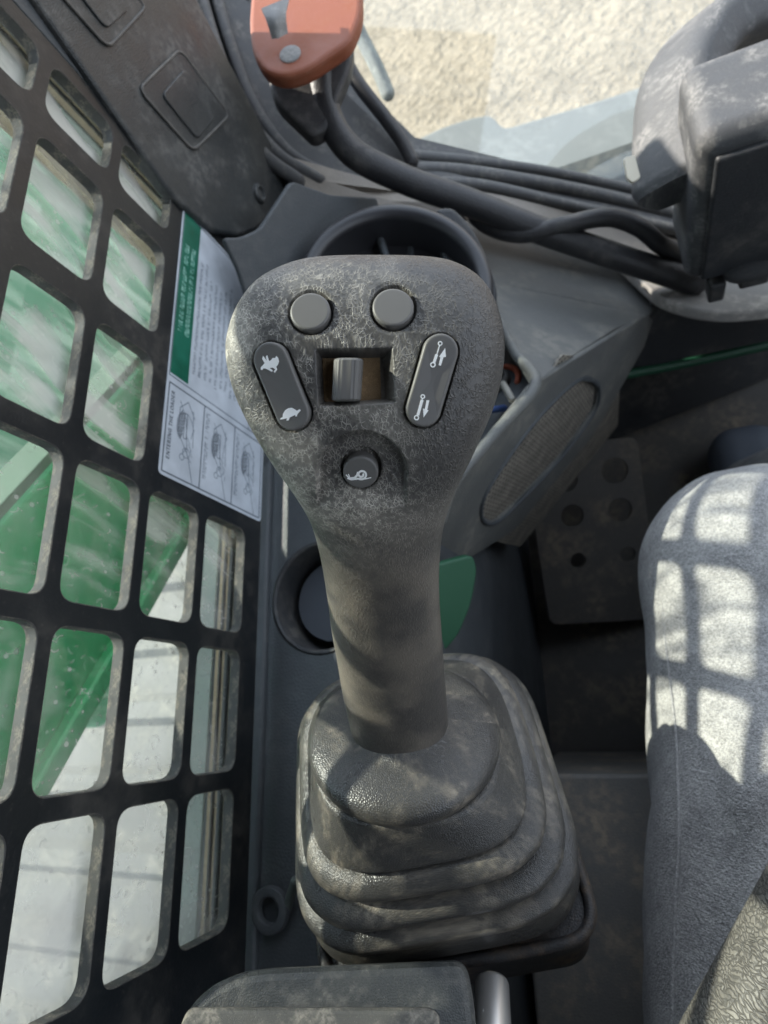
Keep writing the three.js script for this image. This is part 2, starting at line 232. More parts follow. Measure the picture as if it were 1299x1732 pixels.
// planes given by three measured points; polygons traced on them become solid plates
const pl3 = (a, b, c) => { const [p, q, r] = [a, b, c].map((k) => W(...k)), n = q.clone().sub(p).cross(r.clone().sub(p)).normalize(); if (n.dot(EYE.clone().sub(p)) < 0) n.negate(); return { o: p, n }; };
const plN = (o, n) => ({ o, n: n.clone().normalize() });
function frameOf(pl) { const x = CX.clone().addScaledVector(pl.n, -CX.dot(pl.n)).normalize(), y = pl.n.clone().cross(x); return { x, y, m: basis(pl.o, x, y, pl.n) }; }
function onPlane(px, py, pl) { const r = rayTo(px, py), t = pl.o.clone().sub(EYE).dot(pl.n) / r.dot(pl.n); return EYE.clone().addScaledVector(r, t); }
function local(px, py, pl) { const f = frameOf(pl), q = onPlane(px, py, pl).sub(pl.o); return [q.dot(f.x), q.dot(f.y)]; }
function roundPoly(pts, r, P = THREE.Shape) {                       // polygon with rounded corners
  const s = new P(), n = pts.length;
  pts.forEach((p, i) => { const a = pts[(i + n - 1) % n], b = pts[(i + 1) % n], la = Math.hypot(a[0] - p[0], a[1] - p[1]), lb = Math.hypot(b[0] - p[0], b[1] - p[1]), q = Math.min(r, la * 0.45, lb * 0.45), s0 = [p[0] + (a[0] - p[0]) * q / la, p[1] + (a[1] - p[1]) * q / la], s1 = [p[0] + (b[0] - p[0]) * q / lb, p[1] + (b[1] - p[1]) * q / lb]; i ? s.lineTo(...s0) : s.moveTo(...s0); s.quadraticCurveTo(p[0], p[1], ...s1); });
  s.closePath(); return s;
}
function plate(pix, pl, thick, { r = 0.006, bevel = 0.0015, holes = [], lift = 0 } = {}) {   // its face lies on the plane, its body behind
  const f = frameOf(pl), sh = roundPoly(pix.map(([x, y]) => local(x, y, pl)), r); 
  const g = prism(sh, new THREE.Matrix4().makeTranslation(0, 0, lift - thick), thick, { bevel, holes: holes.map((h) => h(pl)) });
  g.applyMatrix4(f.m); return creased(g, 9);
}
const hole = (px, py, rpx) => (pl) => { const c = local(px, py, pl), e = local(px + rpx, py, pl), p = new THREE.Path(); p.absarc(c[0], c[1], Math.hypot(e[0] - c[0], e[1] - c[1]), 0, Math.PI * 2, true); return p; };
const polyHole = (pix, r) => (pl) => roundPoly(pix.map(([x, y]) => local(x, y, pl)).reverse(), r, THREE.Path);

// ---------------------------------------------------------------- side window: guard, glass, frame
const ZX = new THREE.Matrix4().makeBasis(v3(0, 0, -1), v3(0, 1, 0), v3(1, 0, 0)).setPosition(-0.27, H, 0);   // x ahead, y up, z into the cab
{
  const rows = [[-0.1245, -0.042], [-0.0305, 0.0498], [0.063, 0.1425], [0.156, 0.233], [0.251, 0.322], [0.339, 0.377]];
  const g0 = thing('window_guard', 'flat black steel window guard with rounded square openings over the left window', 'window guard', A(-0.27, 0.4, 0.1));
  const sh = roundRect(-0.172, -0.402, 0.389, 0.25, 0.004, THREE.Shape), holes = [];
  for (let k = -7; k <= 2; k++) { const a0 = 0.222 + 0.0557 * k, a1 = a0 + 0.0468; rows.forEach(([b0, b1], j) => { if (k > 0 && j > 2) return; holes.push(roundRect(b0, -a1, b1, -a0, 0.010)); }); }
  part('guard_plate', creased(prism(sh, new THREE.Matrix4().makeTranslation(0, 0, -0.008), 0.008, { holes, bevel: 0.0007, curve: 8 }).applyMatrix4(ZX)), [M.guard, M.guardEdge], g0);
  // instruction decal
  const c = document.createElement('canvas'); c.width = 1100; c.height = 590; const x = c.getContext('2d');
  x.fillStyle = '#b3bac2'; x.fillRect(0, 0, 1100, 590);
  const bx = (p) => (p - 0.155) / 0.22 * 1100, ay = (a) => (a - 0.2815) / 0.1185 * 590;
  x.fillStyle = '#0d5c48'; x.fillRect(bx(0.231), 12, 1085 - bx(0.231), 92);
  x.strokeStyle = '#39434c'; x.lineWidth = 5; x.strokeRect(14, 14, bx(0.2235) - 14, 562); x.beginPath(); for (const k of [1, 2]) { x.moveTo(14, 14 + 187 * k); x.lineTo(bx(0.2235), 14 + 187 * k); } x.stroke();
  x.lineWidth = 4; x.strokeRect(bx(0.229), 9, 1088 - bx(0.229), 572);
  const scrib = (x0, x1, y, h, col) => { x.fillStyle = col; for (let p = x0; p < x1;) { const w = 3 + rnd() * 5; if (rnd() > 0.16) { x.fillRect(p, y + (rnd() - 0.5) * h * 0.3, w * 0.35, h * (0.6 + rnd() * 0.4)); x.fillRect(p, y + (rnd() < 0.5 ? 0 : h * 0.75), w * 0.9, h * 0.18); } p += w * 1.25; } };
  for (const k of [0, 1]) scrib(bx(0.268), bx(0.345), 30 + k * 36, 21, 'rgba(206,232,222,0.8)');
  for (let k = 0; k < 11; k++) { const e = 0.318 + rnd() * 0.035; scrib(bx(0.252 - 0.0016 * (k < 6 ? 6 - k : 0) - 0.0008 * k), bx(e), 122 + k * 31, 13, '#3f4853'); if (k % 3 === 1) scrib(bx(0.243), bx(0.247), 122 + k * 31, 14, '#454d58'); }
  x.strokeRect(bx(0.229), 478, bx(0.292) - bx(0.229), 103); scrib(bx(0.233), bx(0.285), 500, 16, '#4d5660'); scrib(bx(0.236), bx(0.27), 535, 16, '#5b6470');
  x.fillStyle = '#333b43'; x.font = 'bold 23px sans-serif';
  x.save(); x.beginPath(); x.rect(0, 0, bx(0.2235), 590); x.clip();
  x.fillText('ENTERING THE LOADER', 62, 44, 262);
  for (let k = 1; k < 3; k++) scrib(60, 320, 14 + 187 * k + 14, 19, '#47505a');
  for (let k = 0; k < 3; k++) { const y0 = 14 + 187 * k;
    x.strokeStyle = '#55606a'; x.lineWidth = 3; x.beginPath(); x.moveTo(14, y0 + 150); x.lineTo(110, y0 + 118); x.lineTo(180, y0 + 60); x.lineTo(275, y0 + 62); x.lineTo(312, y0 + 100); x.lineTo(262, y0 + 140); x.moveTo(120, y0 + 112); x.lineTo(240, y0 + 96); x.lineTo(300, y0 + 60); x.moveTo(150, y0 + 140); x.lineTo(290, y0 + 130); x.stroke();
    x.strokeStyle = 'rgba(50,58,66,0.75)'; x.lineWidth = 4; for (let i = 0; i < 16; i++) { const a = -1 + i / 7.5, e = Math.sqrt(Math.max(0.02, 1 - a * a)); x.beginPath(); x.moveTo(212 + a * 50 - 5, y0 + 72 - e * 22); x.lineTo(212 + a * 50 + 6, y0 + 72 + e * (12 + rnd() * 10)); x.stroke(); } x.lineWidth = 3; x.strokeRect(168, y0 + 88, 96, 14);
    x.strokeStyle = '#6a747d'; for (let i = 0; i < 9; i++) { x.beginPath(); x.moveTo(90 + i * 22, y0 + 122 + rnd() * 20); x.lineTo(112 + i * 22, y0 + 98 + rnd() * 46); x.stroke(); }
    x.beginPath(); x.arc(118, y0 + 108, 18, 0, 7); x.arc(96, y0 + 88, 11, 0, 7); x.stroke(); }
  x.restore();
  const im = x.getImageData(0, 0, 1100, 590); for (let k = 0; k < im.data.length; k += 4) { const n = (fbm((k / 4 % 1100) / 60, Math.floor(k / 4400) / 60, 4) - 0.5) * 34; for (let q = 0; q < 3; q++) im.data[k + q] = clamp((im.data[k + q] + n) / 255) * 255; } x.putImageData(im, 0, 0);
  const t = new THREE.CanvasTexture(c); t.colorSpace = THREE.SRGBColorSpace; t.flipY = true;
  const d = thing('instruction_decal', 'white instruction decal with green header and three small drawings on the window guard', 'decal', A(-0.2695, 0.34, 0.26));
  const dg = new THREE.ExtrudeGeometry(roundRect(0.155, -0.4, 0.375, -0.2815, 0.004, THREE.Shape), { depth: 0.0004, bevelEnabled: false, curveSegments: 6 }); const uv = dg.attributes.uv, dp = dg.attributes.position; for (let i = 0; i < uv.count; i++) uv.setXY(i, (dp.getX(i) - 0.155) / 0.22, (dp.getY(i) + 0.4) / 0.1185);
  dg.translate(0, 0, 0.0003); part('sheet', dg.applyMatrix4(ZX), new THREE.MeshStandardMaterial({ map: t, roughness: 0.45 }), d);

  const w = thing('side_window', 'dusty scratched side window glass in its brown and black frame behind the guard', 'window', A(-0.285, 0.4, 0.1));
  part('pane', abox(-0.2885, -0.2875, -0.235, 0.396, -0.168, 0.4, 0.0002), glassClear, w);
  const film = new THREE.MeshStandardMaterial({ color: new THREE.Color().setRGB(0.62, 0.6, 0.55), roughness: 1, transparent: true, alphaMap: dirtTexture(1024, 'side'), side: THREE.DoubleSide });
  const fg = new THREE.PlaneGeometry(0.565, 0.63).applyMatrix4(new THREE.Matrix4().makeTranslation(0.115, -0.08, -0.0165)).applyMatrix4(ZX); part('dirt_film', fg, film, w, 'dust streaks and scratches on the side window');
  const brown = dusty([0.22, 0.165, 0.105], [0.40, 0.32, 0.22], { amount: 0.6, rough: 0.8, size: 0.1 });
  part('bottom_rail', abox(-0.306, -0.289, 0.398, 0.44, -0.17, 0.44, 0.002), brown, w);
  part('front_rail', abox(-0.36, -0.289, -0.24, 0.398, 0.402, 0.44, 0.002), brown, w);
  for (const [x0, x1, h, m] of [[-0.2945, -0.2910, 0.004, M.rubber], [-0.3005, -0.2985, 0.003, M.tray], [-0.324, -0.307, 0.002, flat(0.15, 0.17, 0.155)]]) { part('seal_strip', abox(x0, x1, 0.398 - h, 0.3985, -0.169, 0.401, 0.0015), m, w); part('seal_strip', abox(x0, x1, -0.239, 0.3975, 0.402 - h, 0.4025, 0.0015), m, w); }
}
// ---------------------------------------------------------------- outside the side window
{
  const arm = thing('green_boom', 'green painted loader boom sloping down past the side window', 'boom', A(-0.46, 0.5, 0));
  const X = (x) => new THREE.Matrix4().makeBasis(v3(0, 0, -1), v3(0, 1, 0), v3(1, 0, 0)).setPosition(x, H, 0);
  part('arm_beam', creased(prism([[-0.7, 0.06], [-0.7, 0.21], [0.9, -0.712], [0.9, -0.87]], X(-0.455), 0.055, { bevel: 0.006 })), M.green, arm);
  part('weld_flange', creased(prism([[-0.7, 0.045], [-0.7, 0.063], [0.9, -0.867], [0.9, -0.885]], X(-0.465), 0.075, { bevel: 0.004 })), M.green, arm);
  const pr = []; for (let k = 0; k < 16; k++) { const b = -2.3 + k * 0.2; pr.push([b, 0], [b + 0.1, 0], [b + 0.122, 0.022], [b + 0.168, 0.022], [b + 0.19, 0]); } const low = pr.map(([x, y]) => [x, y - 0.012]).reverse();
  const shm = thing('ribbed_sheet', 'pale grey ribbed metal sheet lying on the ground left of the cab', 'metal sheet', A(-2, 1.5, -0.7));
  part('sheet', creased(prism([...pr, ...low], X(-3.4).multiply(new THREE.Matrix4().makeTranslation(0, -1.5, 0)), 2.5)), dusty([0.125, 0.122, 0.115], [0.26, 0.24, 0.205], { amount: 0.9, rough: 0.75, size: 0.4 }), shm);
  part('dark_top_sheet', creased(prism([[-0.69, 0.2], [-0.69, 0.2125], [0.89, -0.6995], [0.89, -0.712]], X(-0.451), 0.047, { bevel: 0.001 })), flat(0.045, 0.085, 0.055, { roughness: 0.9 }), arm);  // dark green sheet added so the sunlit boom top looks dimmer
  const body = thing('green_panel', 'pale streaked green machine panel beyond the green loader boom', 'fence', A(-1.05, 1, 1));  // machine panel placed to fill the green view past the boom
  part('panel', abox(-1.12, -1.0, 0.42, 1.0, 0.0, 1.35, 0.03), M.paleGreen, body);
}
// ---------------------------------------------------------------- front: pillar trim, door frame, bar, latch
{
  const pt = onX(60, 0, -0.266), pq = onX(300, 340, -0.266), pr = onX(410, 150, -0.249), n = pq.clone().sub(pt).cross(pr.clone().sub(pt)).normalize(); if (n.x < 0) n.negate();
  const pl = plN(pt, n), t = thing('pillar_trim', 'scuffed black plastic pillar trim with pressed square pads beside the window guard', 'trim panel', onPlane(300, 200, pl));
  part('panel', plate([[-120, -260], [180, -300], [335, 0], [415, 155], [492, 305], [470, 345], [438, 388], [405, 400], [360, 392], [296, 336], [60, 0]], pl, 0.012, { r: 0.012, bevel: 0.003 }), M.trimPlastic, t);
  const rimMat = dusty([0.07, 0.068, 0.064], [0.26, 0.235, 0.2], { amount: 0.6 }), ridge = (pts, r) => { const f = frameOf(pl), q = roundPoly(pts.map(([x, y]) => local(x, y, pl)), 0.008).getPoints(8).map((p) => v3(p.x, p.y, 0.001).applyMatrix4(f.m)); return tube(q[0].distanceTo(q[q.length - 1]) > 1e-4 ? [...q, q[0]] : q, r, 160, 8); };  // rims lighter than their pads, painting in the edge highlights
  for (const [o, i] of [[[[303, 84], [386, 196], [325, 256], [233, 152]], [[309, 117], [362, 198], [331, 238], [270, 162]]], [[[160, -75], [246, 12], [181, 82], [92, -18]], [[165, -40], [214, 18], [176, 52], [125, -14]]]]) {
    const pd = part('pressed_pad', plate(o, pl, 0.003, { r: 0.008, lift: 0.0012, bevel: 0.0008 }), M.trimPlastic, t); part('rim', ridge(o, 0.0011), rimMat, pd); part('inner_pad', plate(i, pl, 0.003, { r: 0.006, lift: 0.0028, bevel: 0.0008 }), M.trimPlastic, pd);
  }
  const f = frameOf(pl), c = onPlane(437, 328, pl); part('screw_cap', pad((s) => [Math.cos(s * 6.2832) * 0.0085, Math.sin(s * 6.2832) * 0.0085], 32, [[0, -0.002], [0, 0.002], [0.0015, 0.0035], [0.003, 0.0035], [0.004, 0.0015], [0.004, 0.0015, 0.05]], basis(c, f.x, f.y, pl.n)), M.trimPlastic, t);

  const fr = thing('door_frame', 'ribbed black rubber seal and dusty sill along the bottom of the front door opening', 'door frame', W(700, 300, 0.64));
  const paths = [[[405, -60, .585], [440, 50, .595], [470, 150, .605], [530, 225, .615], [620, 262, .625], [700, 264, .63], [900, 287, .645], [1085, 325, .66], [1250, 365, .67]], [[380, -60, .575], [412, 70, .585], [450, 175, .595], [515, 250, .605], [620, 286, .615], [760, 288, .62], [950, 318, .635], [1110, 354, .65], [1250, 390, .66]], [[352, -60, .565], [388, 70, .575], [430, 178, .585], [500, 268, .595], [610, 308, .605], [800, 312, .612], [950, 345, .625], [1145, 390, .64], [1250, 415, .65]]];
  paths.forEach((p, i) => part('seal_rib', tube(p.map((q) => W(...q)), i === 1 ? 0.007 : 0.0058, 120), M.seal, fr));
  part('seal_bed', sheet([paths[0].map(([x, y, d]) => W(x, y, d + 0.001)), paths[2].map(([x, y, d]) => W(x, y, d + 0.001))], 0.02, 8), M.seal, fr);
  for (const p of [[[325, -60, .56], [362, 70, .568], [405, 178, .575], [470, 262, .582], [540, 306, .59]], [[298, -60, .55], [338, 66, .556], [384, 176, .562], [446, 262, .57], [505, 306, .58]]]) part('seal_rib', tube(p.map((q) => W(...q)), 0.0065, 80), M.seal, fr);
  part('pillar_liner', sheet([[[290, -80, .56], [335, 60, .565], [385, 175, .57], [450, 270, .58], [500, 330, .585]].map((q) => W(...q)), [[430, -80, .6], [450, 50, .61], [480, 150, .62], [540, 225, .63], [640, 300, .635]].map((q) => W(...q))], 0.012, 8), M.rubber, fr);
  part('sill', sheet([[[478, 262, .585], [520, 296, .588], [560, 310, .592], [610, 318, .605], [800, 322, .61], [1000, 368, .63], [1200, 418, .65]].map((q) => W(...q)), [[486, 286, .58], [520, 318, .584], [560, 336, .588], [620, 338, .6], [800, 352, .605], [980, 410, .625], [1180, 450, .645]].map((q) => W(...q))], 0.006, 8), dusty([0.3, 0.27, 0.235], [0.45, 0.4, 0.33], { amount: 0.6, rough: 0.8 }), fr);

  const wd = thing('front_door_glass', 'dusty front door glass above the ribbed seal', 'window', W(800, 150, 0.68));
  const gp = pl3([470, 150, 0.615], [620, 262, 0.635], [1085, 325, 0.67]);
  const gl = [[400, -60], [440, 50], [470, 150], [530, 222], [620, 258], [900, 283], [1300, 372], [1400, 100], [1400, -60]];
  part('pane', plate(gl, gp, 0.004, { bevel: 0, r: 0.004 }), glassClear, wd);
  const fg = new THREE.ShapeGeometry(roundPoly(gl.map(([x, y]) => local(x, y, gp)), 0.004)); const u = fg.attributes.uv; for (let i = 0; i < u.count; i++) u.setXY(i, u.getX(i) / 0.5, u.getY(i) / 0.5); fg.translate(0, 0, 0.0008).applyMatrix4(frameOf(gp).m);
  part('dirt_film', fg, new THREE.MeshStandardMaterial({ color: new THREE.Color().setRGB(0.6, 0.58, 0.54), roughness: 1, transparent: true, alphaMap: dirtTexture(512, 'front'), side: THREE.DoubleSide }), wd, 'dust film on the front door glass');

  const lp = plN(W(515, 60, 0.49), CZ.clone().addScaledVector(CY, 0.25).addScaledVector(CX, -0.15));
  const l = thing('door_latch', 'faded orange latch plate with rivet and metal hook at the top', 'latch', lp.o);
  part('plate', plate([[428, -60], [420, 40], [426, 88], [446, 120], [480, 130], [522, 117], [556, 94], [592, 70], [612, 22], [610, -60]], lp, 0.014, { r: 0.014, bevel: 0.004 }), M.orange, l);
  const lf = frameOf(lp); part('rivet', pad((s) => [Math.cos(s * 6.2832) * 0.0088, Math.sin(s * 6.2832) * 0.0088], 28, [[0, -0.002], [0, 0.0006], [0.001, 0.0014], [0.001, 0.0018, 0.5], [0.001, 0.0018, 0.05]], basis(onPlane(491, 92, lp), lf.x, lf.y, lp.n)), M.galv, l);
  part('hook', sheet([[[442, 14, .47], [466, 4, .47], [490, -6, .476]], [[450, 34, .468], [466, 30, .466], [484, 24, .47]], [[460, 66, .474], [472, 64, .472], [487, 56, .475]]].map((r) => r.map((q) => W(...q))), 0.003, 8), M.galv, l);
  const bar = thing('grab_bar', 'thick black steel bar curving down from the latch across the front door', 'bar', W(700, 310, 0.56));
  part('tube', tube([[540, 90, .535], [550, 180, .54], [590, 252, .545], [680, 302, .56], [800, 345, .575], [900, 385, .585], [1030, 430, .595], [1175, 478, .61]].map((q) => W(...q)), 0.0125, 120, 20), M.rubber, bar);
  const bp = plN(W(520, 160, 0.53), CZ); part('bracket', plate([[440, 80], [600, 60], [594, 112], [572, 165], [556, 215], [528, 232], [500, 205], [462, 168]], bp, 0.02, { r: 0.01, bevel: 0.004 }), M.rubber, bar);
  const rod = thing('support_rod', 'thin black rod running down from behind the latch to the door seal', 'rod', W(640, 190, 0.6));
  part('rod', tube([[560, 50, .57], [600, 132, .58], [650, 198, .59], [680, 240, .6], [697, 272, .605]].map((q) => W(...q)), 0.0068, 60), M.rubber, rod);
  const wp = thing('wiper_arm', 'grey speckled wiper arm tip outside the front glass', 'wiper', W(630, 110, 0.72)); part('arm', tube([[590, 20, .71], [615, 70, .72], [640, 120, .725], [656, 158, .73]].map((q) => W(...q)), 0.0085, 30), M.galv, wp);
  const cb = thing('hose', 'black hose bending under the grab bar towards the display housing', 'hose', W(950, 385, 0.59)); part('hose', tube([[790, 352, .6], [830, 384, .592], [880, 396, .585], [950, 382, .578], [1030, 368, .578], [1080, 384, .58], [1120, 416, .59], [1165, 436, .61]].map((q) => W(...q)), 0.0085, 100), M.rubber, cb);
  const bk = thing('loader_bucket', 'dusty blue-grey steel bucket edge in front of the door', 'bucket', W(900, 240, 1.7));
  const bpl = plN(W(880, 240, 1.6), CZ.clone().addScaledVector(CY, 0.3)); part('bucket_back', plate([[640, 262], [700, 236], [745, 214], [800, 196], [832, 192], [852, 216], [1000, 172], [1130, 130], [1250, 110], [1250, 420], [640, 330]], bpl, 0.12, { r: 0.02, bevel: 0.01 }), dusty([0.19, 0.182, 0.17], [0.32, 0.305, 0.285], { amount: 0.7, rough: 0.8, size: 0.5 }), bk);
}
// ---------------------------------------------------------------- dash and left console
{
  const d = thing('dash_console', 'dusty grey plastic dash console with speaker grille and ignition switch', 'dashboard', W(930, 560, 0.56));
  const p1 = pl3([835, 478, .6], [1095, 533, .63], [930, 395, .70]), p2 = pl3([835, 478, .6], [1095, 533, .63], [905, 648, .47]), p3 = pl3([905, 648, .47], [760, 830, .44], [1095, 533, .63]);
  part('top_panel', plate([[770, 360], [930, 378], [1060, 440], [1118, 508], [1097, 534], [960, 503], [834, 479]], p1, 0.006), M.greyPlastic, d);
  part('front_panel', plate([[833, 477], [1096, 532], [1040, 556], [972, 600], [906, 649], [850, 562]], p2, 0.006), M.greyPlastic, d);
  const slot = [[985, 640], [1012, 652], [1008, 690], [960, 760], [885, 842], [838, 884], [815, 876], [818, 842], [862, 770], [925, 690]];
  const f3 = part('speaker_panel', plate([[906, 648], [1096, 532], [1112, 548], [1060, 640], [1005, 735], [872, 896], [790, 948], [752, 955], [742, 905], [760, 830]], p3, 0.005, { r: 0.012, holes: [polyHole(slot, 0.012)] }), M.greyPlastic, d);
  M.mesh = new THREE.MeshStandardMaterial({ roughness: 0.7, map: tex(256, (u, v) => { const w = (Math.abs((u * 11) % 1 - 0.5) > 0.25 || Math.abs((v * 11) % 1 - 0.5) > 0.25) ? 1 : 0; return S(mixc([0.006, 0.006, 0.006], [0.26, 0.235, 0.195], w * (0.6 + 0.4 * vnoise(u * 8, v * 8, 8)))); }, { srgb: true, repeat: 1 / 0.06 }) });
  part('speaker_grille', plate([[775, 900], [950, 600], [1050, 610], [1045, 720], [880, 925]], plN(p3.o.clone().addScaledVector(p3.n, -0.0035), p3.n), 0.002, { bevel: 0 }), M.mesh, f3);
  part('slot_rim', tube([...slot, slot[0], slot[1]].map(([x, y]) => onPlane(x, y, p3)), 0.0022, 120, 8), M.darkGrey, f3);
  part('rim', tube([[845, 545, .535], [872, 598, .5], [906, 648, .468], [835, 736, .452], [762, 828, .438], [745, 880, .437]].map((q) => W(...q)), 0.0045, 60), M.greyPlastic, d);
  const p0 = pl3([850, 562, .56], [905, 648, .50], [760, 830, .475]);
  const sw = part('switch_panel', plate([[820, 470], [870, 560], [925, 640], [760, 850], [640, 850], [640, 470]], p0, 0.004), M.darkGrey, d);
  const f0 = frameOf(p0), kc = onPlane(842, 648, p0); const arc = []; for (let k = -3; k <= 13; k++) arc.push(kc.clone().addScaledVector(f0.x, 0.0185 * Math.cos(k * 0.16)).addScaledVector(f0.y, 0.0185 * Math.sin(k * 0.16)).addScaledVector(p0.n, 0.001));
  part('red_marking', tube(arc, 0.0026, 40, 8), M.red, sw);
  part('ignition_switch', pad((s) => [Math.cos(s * 6.2832) * 0.012, Math.sin(s * 6.2832) * 0.012], 32, [[0, -0.002], [0, 0.005], [0.002, 0.007], [0.004, 0.007], [0.0045, 0.004], [0.0045, 0.004, 0.05]], basis(kc, f0.x, f0.y, p0.n)), M.blackPlastic, sw);
  part('key', tube([[851, 650, .495], [858, 662, .483], [866, 676, .478]].map((q) => W(...q)), 0.003, 12, 8), M.key, sw);
  part('blue_band', tube([[805, 690, .482], [830, 693, .488], [852, 690, .494]].map((q) => W(...q)), 0.003, 20, 8), M.blue, sw);
  const lg = pl3([1115, 512, .605], [1299, 522, .585], [1200, 430, .67]);
  part('ledge', plate([[1000, 400], [1118, 506], [1180, 524], [1240, 529], [1310, 522], [1420, 500], [1420, 400], [1180, 360]], lg, 0.012, { r: 0.02, bevel: 0.003 }), dusty([0.2, 0.19, 0.175], [0.5, 0.46, 0.4], { amount: 0.9, rough: 0.85, size: 0.12 }), d, 'dust-covered ledge at the right end of the dash');
  const pb = pl3([500, 300, .67], [1145, 388, .75], [800, 700, .85]);
  part('back_panel', plate([[430, 300], [620, 318], [800, 322], [950, 352], [1145, 396], [1400, 430], [1400, 600], [1000, 760], [700, 760], [430, 640]], pb, 0.006), M.blackPlastic, d);
  const pk = pl3([1080, 540, .655], [1299, 528, .67], [1200, 620, .72]); part('kick_panel', plate([[1085, 545], [1110, 500], [1420, 500], [1420, 548], [1050, 632]], pk, 0.006), M.blackPlastic, d);
  const rail = thing('frame_rail', 'narrow green painted frame rail under the dash', 'frame rail', W(1180, 608, 0.72)); part('rail', tube([[1020, 640, .70], [1150, 616, .715], [1299, 584, .72], [1420, 556, .72]].map((q) => W(...q)), 0.0062, 40, 6), flat(0.008, 0.06, 0.03), rail);

  const cs = thing('side_console', 'dark grey side console with round cup holder under the window guard', 'console', A(-0.2, 0.43, 0.1));
  const cc = onA(545, 1008, 0.42), HZ = new THREE.Matrix4().makeBasis(v3(1, 0, 0), v3(0, 0, -1), v3(0, 1, 0)).setPosition(0, H - 0.42, 0);   // x right, y ahead, z up
  const hp = new THREE.Path(); hp.absarc(cc.x, -cc.z, 0.0415, 0, Math.PI * 2, true);
  part('top', creased(prism(roundRect(-0.285, -0.3, -0.132, 0.44, 0.004, THREE.Shape), new THREE.Matrix4().makeTranslation(0, 0, -0.006), 0.006, { holes: [hp], bevel: 0.0018, curve: 40 }).applyMatrix4(HZ)), M.darkGrey, cs);
  const cup = new THREE.LatheGeometry([[0.0001, -0.05], [0.0295, -0.05], [0.031, -0.048], [0.0345, -0.045], [0.036, -0.042], [0.0395, -0.04], [0.041, -0.024], [0.0414, -0.001], [0.0435, 0.0012], [0.0455, 0.0005], [0.046, -0.004], [0.046, -0.055], [0.0001, -0.056]].map(([x, y]) => new THREE.Vector2(x, y)), 64).translate(cc.x, H - 0.42, cc.z); 
  const ch = part('cup_holder', boxUV(cup), M.blackPlastic, cs);
  part('mat', new THREE.CylinderGeometry(0.033, 0.033, 0.004, 48).translate(cc.x, H - 0.443, cc.z), flat(0.055, 0.062, 0.075, { roughness: 0.7 }), ch);
  part('side_panel', abox(-0.142, -0.1315, 0.427, 0.93, -0.3, 0.44, 0.002), M.darkGrey, cs);
  const q1 = pl3([420, 400, .475], [490, 312, .50], [450, 700, .52]); part('corner_panel', plate([[378, 402], [408, 402], [440, 388], [494, 306], [560, 330], [640, 335], [640, 640], [450, 800], [446, 700], [436, 560], [404, 455]], q1, 0.005), M.darkGrey, cs);
  const lug = onA(455, 1540, 0.414); part('lug', boxUV(new THREE.LatheGeometry([[0.008, -0.004], [0.008, 0.0005], [0.009, 0.0015], [0.0135, 0.0015], [0.0145, 0.0005], [0.0145, -0.004]].map(([x, y]) => new THREE.Vector2(x, y)), 40)).translate(lug.x, lug.y, lug.z), M.darkGrey, cs);
  part('edge_trim', tube([[500, 1490, .40], [487, 1530, .415], [474, 1585, .42], [450, 1645, .42]].map((q) => W(...q)), 0.0032, 40, 8), flat(0.1, 0.115, 0.105), cs);
  const pg = pl3([742, 960, .44], [804, 945, .455], [760, 1100, .45]); const gb = thing('green_bracket', 'curved green painted bracket to the right of the joystick neck', 'bracket', pg.o); part('bracket', plate([[700, 965], [800, 938], [808, 962], [799, 1020], [775, 1078], [742, 1112], [690, 1130]], pg, 0.008, { r: 0.012, bevel: 0.002 }), flat(0.012, 0.08, 0.038), gb);

  const vn = thing('round_vent', 'round black air vent with a wide rim behind the joystick head', 'air vent', W(668, 490, 0.5));
  const vp = plN(W(668, 488, 0.5), CZ.clone().addScaledVector(CY, 0.28)), vf = frameOf(vp), vm = basis(vp.o, vf.x, vf.y, vp.n), circ = (r) => (s) => [Math.cos(s * 6.2832) * r, Math.sin(s * 6.2832) * r];
  part('rim', pad(circ(0.081), 80, [[0, -0.04], [0, 0.002], [0.002, 0.006], [0.007, 0.0075], [0.0125, 0.005], [0.014, 0], [0.0145, -0.03], [0.0145, -0.031, 0.02]], vm), flat(0.02, 0.02, 0.023, { roughness: 0.4 }), vn);
  for (const [x0, y0, x1, y1] of [[630, 366, 664, 480], [736, 386, 766, 480]]) part('louvre', tube([W(x0, y0, 0.548), W(lerp(x0, x1, 0.5) + 2, lerp(y0, y1, 0.5), 0.535), W(x1, y1, 0.525)], 0.0035, 20, 8), M.darkGrey, vn);
  const sp = plN(W(790, 420, 0.53), CZ); part('shroud', plate([[735, 352], [765, 348], [800, 382], [828, 440], [845, 500], [820, 560], [742, 500], [760, 430]], sp, 0.02, { r: 0.01, bevel: 0.004 }), M.blackPlastic, vn);
}
// ---------------------------------------------------------------- footwell
{
  const pp = pl3([900, 790, .80], [1085, 765, .80], [1000, 1055, .83]), t = thing('foot_pedal', 'dusty brown foot pedal plate with six round holes in the dark footwell', 'pedal', pp.o);
  part('plate', plate([[888, 760], [1078, 738], [1094, 860], [1108, 1048], [930, 1058], [905, 900]], pp, 0.006, { r: 0.014, holes: [[955, 811, 24], [1040, 796, 24], [968, 872, 21], [1049, 862, 22], [978, 948, 15], [1062, 937, 15]].map((h) => hole(...h)) }), M.floor, t);
  part('pivot_arm', abox(0.10, 0.12, 0.86, 0.925, 0.16, 0.18), M.blackPlastic, t);
  const s = thing('seat_box', 'dusty grey-brown seat box plate beside the trouser leg', 'panel', A(0.25, 0.62, -0.3)); part('top', abox(-0.122, 0.75, 0.6, 0.925, -0.88, -0.052, 0.004), dusty([0.17, 0.165, 0.155], [0.42, 0.34, 0.25], { amount: 0.9, rough: 0.75, size: 0.2 }), s);
}
